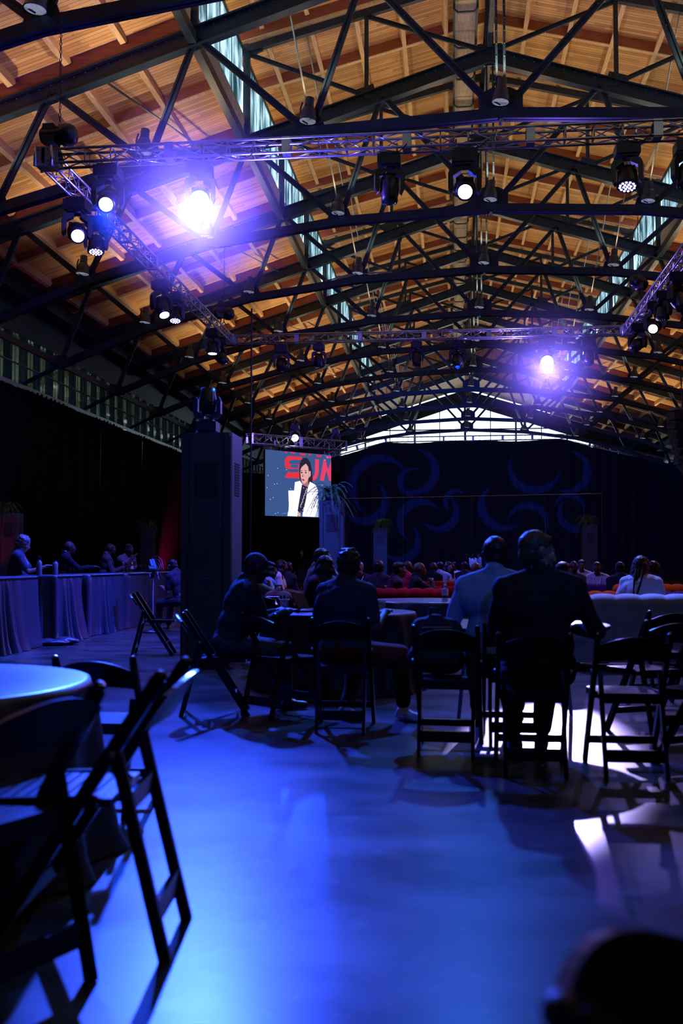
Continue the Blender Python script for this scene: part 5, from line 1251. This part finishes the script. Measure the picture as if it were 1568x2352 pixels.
# --- far audience
F_ = [(828, 19.5, 1.21, 168, 'bearded man facing the camera with violet-lit hair', dict(tone='light', hcol='hair_grey', beard=True, top='dark_jacket', topc=(.014, .018, .03), sleeve='long', lanyard=True)),
      (868, 17.8, 1.25, 0, 'dark round head seen from behind, left of the red sofa', dict(hair='afro', tone='brown', hands=((-.17, .36, .14), (.18, .40, .42)), top='black_tee', topc=(.02, .02, .03), sleeve='short')),
      (903, 15.3, 1.2, -75, 'man in profile stretching his arm along the red sofa back', dict(tone='tan', top='maroon_top', topc=(.03, .006, .012), sleeve='short', hands=((-.62, .02, .36, (0, -.3, -1)), (.15, .38, .15)), vox=.011)),
      (927, 20.5, 1.28, -60, 'bald listener with a red-lit crown behind the red sofa', dict(tone='brown', hair='none', top='red_top', topc=(.4, .02, .05), sleeve='long')),
      (950, 15.9, 1.1, -80, 'bald man with a teal-lit head, hand at his mouth', dict(tone='tan', hair='none', top='suit', topc=(.006, .007, .011), sleeve='long', jacket=True, hands=((-.1, .38, .2), (.03, .28, .45, (1, .3, -1))))),
      (990, 21.15, 1.22, -30, 'bald listener in a jacket with a pale shirt front', dict(tone='dark', hair='none', top='suit', topc=(.006, .007, .011), sleeve='long', jacket=True)),
      (1008, 23.2, 1.2, -20, 'listener in a bright blue-lit shirt beside the bald listener', dict(tone='brown', top='sky_shirt', topc=(.3, .4, .6), sleeve='long')),
      (1026, 24.0, 1.25, -150, 'dark-haired woman with a light blouse, face lit blue', dict(tone='light', hair='long', top='white_blouse', topc=(.6, .6, .66), sleeve='long')),
      (1043, 26.2, 1.14, 170, 'small seated person holding a pale paper, glasses on', dict(tone='tan', glasses=True, top='sky_shirt', topc=(.3, .4, .6), sleeve='long')),
      (1068, 24.0, 1.1, 10, 'dark figure at the laptop just left of the blue shirt', dict(tone='dark', top='black_tee', topc=(.02, .02, .03), sleeve='long')),
      (1086, 17.0, 1.2, -30, 'bald red-lit head at the blue-shirted shoulder', dict(tone='tan', hair='none', top='red_top', topc=(.4, .02, .05), sleeve='short')),
      (1314, 19.0, 1.28, -170, 'bald man with glasses beside the suited profile', dict(tone='dark', hair='none', glasses=True, top='violet_top', topc=(.10, .10, .18), sleeve='long')),
      (1335, 22.0, 1.3, 172, 'man with glasses, white shirt and lanyard before the dark tower', dict(tone='tan', glasses=True, lanyard=True, top='white_shirt', topc=(.38, .37, .42), sleeve='long')),
      (1371, 20.6, 1.24, 170, 'man in a white shirt and lanyard sitting upright, right of the one with glasses', dict(tone='brown', lanyard=True, top='white_shirt', topc=(.38, .37, .42), sleeve='long')),
      (1425, 18.0, 1.2, 0, 'man with a bare forehead half hidden by the braided person', dict(tone='tan', top='dark_jacket', topc=(.014, .018, .03), sleeve='long')),
      (1492, 17.2, 1.2, -60, 'curly-haired person in profile by the ribbed orange sofa', dict(tone='brown', hair='curly', glasses=True, top='dark_jacket', topc=(.014, .018, .03), sleeve='long')),
      (576, 13.6, 1.25, -60, 'face with a hand near the mouth just behind the capped man', dict(tone='light', top='beige_polo', topc=(.12, .11, .085), sleeve='short', hands=((-.1, .38, .2), (.03, .28, .48, (1, .3, -1))))),
      (607, 14.6, 1.2, -60, 'person in a denim-blue top above the brown backpack', dict(tone='brown', hair='long', top='denim', topc=(.08, .14, .28), sleeve='long')),
      (637, 19.5, 1.29, -90, 'dark-haired person in a pale top behind the long hair', dict(tone='tan', hair='long', top='white_blouse', topc=(.6, .6, .66), sleeve='short')),
      (1280, 12.3, 1.0, -60, 'teal-sleeved listener hidden behind the suited man', dict(tone='brown', top='teal', topc=(.03, .16, .18), sleeve='long')),
      (655, 20.0, 1.2, -30, 'dim seated figure behind the long hair', dict(tone='brown', top='black_tee', topc=(.02, .02, .03), sleeve='long')),
      (735, 22.0, 1.1, 0, 'dim seated figure under the tall tower', dict(tone='brown', top='black_tee', topc=(.02, .02, .03), sleeve='long')),
      ]
for (px, Y, ztop, dg, lab, kw) in F_:
    k = dict(vox=.018, lean=.08); k.update(kw)
    s = 1.0; seat = max(.38, ztop - .875)
    person(lab, hx(px, Y), Y, dg, seat=seat, group='seated audience', **k)
for (px, Y, dg, lab, kw) in ((692, 40.1, 180, 'man in a dark suit standing far back under the screen', dict(tone='light', hcol='hair_brown', top='suit', topc=(.006, .007, .011), jacket=True, sleeve='long')),
                             (1070, 55, -60, 'man in a dark jacket standing far back, left of three', dict(tone='brown', top='suit', topc=(.006, .007, .011), jacket=True, sleeve='long')),
                             (1085, 55.5, 175, 'woman in a pale top standing far back, middle of three', dict(tone='brown', hair='long', top='white_blouse', topc=(.6, .6, .66), sleeve='long')),
                             (1101, 55, 100, 'person in a grey top standing far back, right of three', dict(tone='tan', top='sky_shirt', topc=(.3, .4, .6), sleeve='long'))):
    person(lab, hx(px, Y), Y, dg, legs='stand', vox=.022, lean=0, sc=1.0, group='people standing far back', **kw)

# ================================================================== SMALL THINGS
def cup(x, y, z, lab, h=.125, r=.045, ice=True):
    t = empty('plastic_cup', (x, y, z)); tag(t, lab, 'cup', 'clear plastic cups')
    MB().lathe([(r * .72, 0), (r, h), (r + .004, h), (r + .003, h - .004), (r * .68, .004), (0, .004)], 18).build('cup_wall', 'cup', t, True)
    MB().path([(math.cos(a) * (r + .003), math.sin(a) * (r + .003), h) for a in [k * PI / 8 for k in range(17)]], .0035, 5).build('rim', 'paper', t)
    if ice:
        for k in range(6): MB().box((.018 * math.cos(k * 2.1), .018 * math.sin(k * 2.1), .02 + .011 * k), (.022, .022, .02), rz=k * .7).build('ice_cube', 'ice', t)
        for s in (-1, 1): MB().tube((s * .01, 0, .01), (s * .02, .01, h + .05), .004, n=5).build('straw', 'paper', t)
cup(hx(653, 9.65), 9.65, .757, 'clear cup of iced water with straws on the cup table')
cup(hx(874, 9.55), 9.55, .757, 'clear cup beside the raised hand of the grey-shirted person', ice=False)
def bottle(x, y, z, lab, h, r, m1, loop=False):
    t = empty('drink_bottle', (x, y, z)); tag(t, lab, 'bottle', 'drink bottles')
    MB().lathe([(0, 0), (r * .95, 0), (r, .01), (r, h * .72), (r * .8, h * .82), (r * .45, h * .88), (r * .45, h * .93)], 18).build('bottle_body', m1, t, True)
    MB().lathe([(0, h * .925), (r * .52, h * .925), (r * .52, h), (0, h)], 14).build('bottle_cap', 'paper' if m1 == 'water' else 'fix', t)
    if m1 == 'water': MB().lathe([(r * 1.01, h * .3), (r * 1.01, h * .6)], 18).build('bottle_label', 'paper', t)
    if loop: MB().path([(r * .5 * math.cos(a), 0, h * .95 + r * 1.1 * math.sin(a)) for a in [k * PI / 6 for k in range(7)]], .008, 5).build('carry_loop', 'fix', t)
bottle(hx(1021, 12.4), 12.45, .757, 'clear water bottle with a pale label on the violet-lit table', .26, .038, 'water')
bottle(hx(90, 14.9), 14.9, HT, 'dark tumbler with a carry loop on the nearest high table, beside the lanyard man', .26, .045, 'bottle', True)
bottle(hx(127, 15.5), 15.5, HT, 'pale round-topped tumbler on the second high table', .24, .045, 'bottle')
bottle(hx(283, 19.6), 19.6, HT, 'small water bottle on the farthest high table, left one', .2, .032, 'water')
bottle(hx(303, 19.9), 19.9, HT, 'small water bottle on the farthest high table, right one', .2, .032, 'water')
def slab(name, x, y, z, rz, d, tilt, lab, cat, m1='phone'):
    o = MB().box((0, 0, d[2] / 2), d, m=Matrix.Rotation(tilt, 3, 'X')).build(name, m1); o.location = (x, y, z); o.rotation_euler = (0, 0, R(rz)); return tag(o, lab, cat)
tb = slab('tablet', hx(690, 10.0), 10.0, .85, 70, (.25, .17, .008), 1.1, 'dark tablet standing tilted on the cup table', 'tablet')
MB().box((0, .03, -.07), (.2, .1, .006), m=Matrix.Rotation(-.6, 3, 'X')).build('tablet_stand', 'phone', tb)
kb = slab('tablet_keyboard', hx(715, 9.75), 9.75, .757, 15, (.28, .12, .012), 0, 'flat dark keyboard lying on the cup table', 'keyboard')
slab('phone', 0, 19.0, .74, 0, (.08, .15, .01), 1.2, 'glowing phone held up behind the red sofa', 'phone', em('phone_glow', (.5, .9, .6), .8)).location = (hx(868, 17.8) + .19, 18.30, .90)
slab('paper_sheet', hx(1052, 25.8), 25.8, .88, 0, (.21, .29, .004), 1.1, 'white paper held by the small person with glasses', 'paper', 'paper')
def backpack(x, y, z, rz, lab, c, s=1.0):
    t = empty('backpack', (x, y, z), R(rz)); tag(t, lab, 'bag', 'bags on chairs'); t.scale = (s, s, s); f = fabric('bag_' + c[0], c[1])
    b = remesh('bag_body', [('e', Vector((0, 0, .2)), (.17, .10, .22), None), ('c', (-.10, 0, .10), (.10, 0, .10), .11, .11), ('c', (-.09, 0, .30), (.09, 0, .30), .10, .10)], .012, f, t, noise_amp=.003)
    remesh('front_pocket', [('c', (-.07, -.10, .12), (.07, -.10, .12), .06, .06)], .012, f, t)
    MB().path([(-.05, 0, .40), (-.04, 0, .46), (.04, 0, .46), (.05, 0, .40)], .012, 6).build('carry_handle', f, t)
    for sx in (-1, 1): MB().path([(sx * .09, .08, .36), (sx * .11, .17, .28), (sx * .12, .14, .1), (sx * .12, .06, .03)], .014, 5).build('shoulder_strap', f, t)
    MB().path([(-.15, -.06, .2), (-.1, -.11, .33), (.1, -.11, .33), (.15, -.06, .2)], .005, 4).build('zipper', 'metal', t)
backpack(-2.17, 12.35, .47, -20, 'brown backpack on a chair between the capped man and the long hair', ('brown', (.16, .06, .04)), 1.05)
backpack(hx(1000, 7.05), 7.10, .47, 4, 'black bag standing on the empty chair with the shining blue seat', ('black', (.012, .013, .02)), .98)
# mixer / stand things beside the last high table
pf = empty('pedestal_fan', (hx(352, 17.2), 17.2, 0), R(-40)); tag(pf, 'black pedestal fan beside the end of the high tables', 'fan')
MB().lathe([(0, 0), (.2, 0), (.19, .03), (.03, .05), (.018, .06), (.018, 1.0)], 16).build('stand', 'fix', pf, True)
g = MB()
for r_ in (.06, .12, .18, .23): g.path([(math.cos(a) * r_, .06, 1.12 + math.sin(a) * r_) for a in [k * PI / 10 for k in range(21)]], .004, 4)
for k in range(12): a = k * PI / 6; g.path([(0, .07, 1.12), (math.cos(a) * .23, .05, 1.12 + math.sin(a) * .23)], .003, 4)
tag(g.build('fan_cage', 'metal', pf), kind='stuff'); MB().tube((0, -.12, 1.12), (0, 0, 1.12), .06, n=10).build('fan_motor', 'fix', pf)
for k in range(3):
    a = k * 2 * PI / 3; MB().bar((0, .03, 1.12), (math.cos(a) * .2, .03, 1.12 + math.sin(a) * .2), .01, .09, up=(0, 1, .4)).build('fan_blade', 'fix', pf)
# cloth-covered bench edge and a folded cloth on the floor by the high tables
fc = remesh('folded_cloth', [('e', Vector((0, 0, .045)), (.30, .22, .05), None), ('e', Vector((.18, .1, .06)), (.2, .14, .06), None), ('e', Vector((-.2, .05, .035)), (.2, .15, .04), None)], .012, 'cloth', None, noise_amp=.008, noise_sc=16)
fc.location = (-5.98, 14.45, 0); tag(fc, 'crumpled satin cloth lying on the floor between the first two high tables', 'cloth')
pl = tag(MB().box((-6.75, 12.7, .20), (.5, .9, .04), rz=.5).build('wooden_platform', 'wood_stage'), 'reddish wooden platform edge at the left below the cloth', 'platform')
for dx in (-.2, .2): MB().box((-6.75 + dx, 12.7, .09), (.05, .6, .18), rz=.5).build('support', 'wood_stage', pl)

# haze spheres added around the two strongest lights to make their halos
def haze(loc, r, dens, lab):
    m = bpy.data.materials.new('haze'); m.use_nodes = True; nt = m.node_tree; nt.nodes.remove(nt.nodes['Principled BSDF'])
    vs_ = nd(nt, 'ShaderNodeVolumeScatter'); vs_.inputs['Color'].default_value = (.9, .92, 1, 1)
    tc = nd(nt, 'ShaderNodeTexCoord'); ln = nd(nt, 'ShaderNodeVectorMath', operation='LENGTH'); nt.links.new(tc.outputs['Object'], ln.inputs[0])
    mr = nd(nt, 'ShaderNodeMapRange'); mr.interpolation_type = 'SMOOTHSTEP'; mr.inputs['From Min'].default_value = 0; mr.inputs['From Max'].default_value = r
    mr.inputs['To Min'].default_value = dens; mr.inputs['To Max'].default_value = 0
    nt.links.new(ln.outputs['Value'], mr.inputs['Value']); nt.links.new(mr.outputs[0], vs_.inputs['Density']); nt.links.new(vs_.outputs[0], nt.nodes['Material Output'].inputs['Volume'])
    o = MB().ell((0, 0, 0), (r, r, r), 20, 12).build('haze', m); o.location = loc; tag(o, lab, 'haze', kind='stuff')
haze((-4.19, 15.75, 7.15), 1.9, .13, 'blue-lit haze sphere added as the halo of the blazing blue light')
haze((2.85, 29.8, 7.0), 2.4, .11, 'violet-lit haze sphere added as the halo of the lavender light')
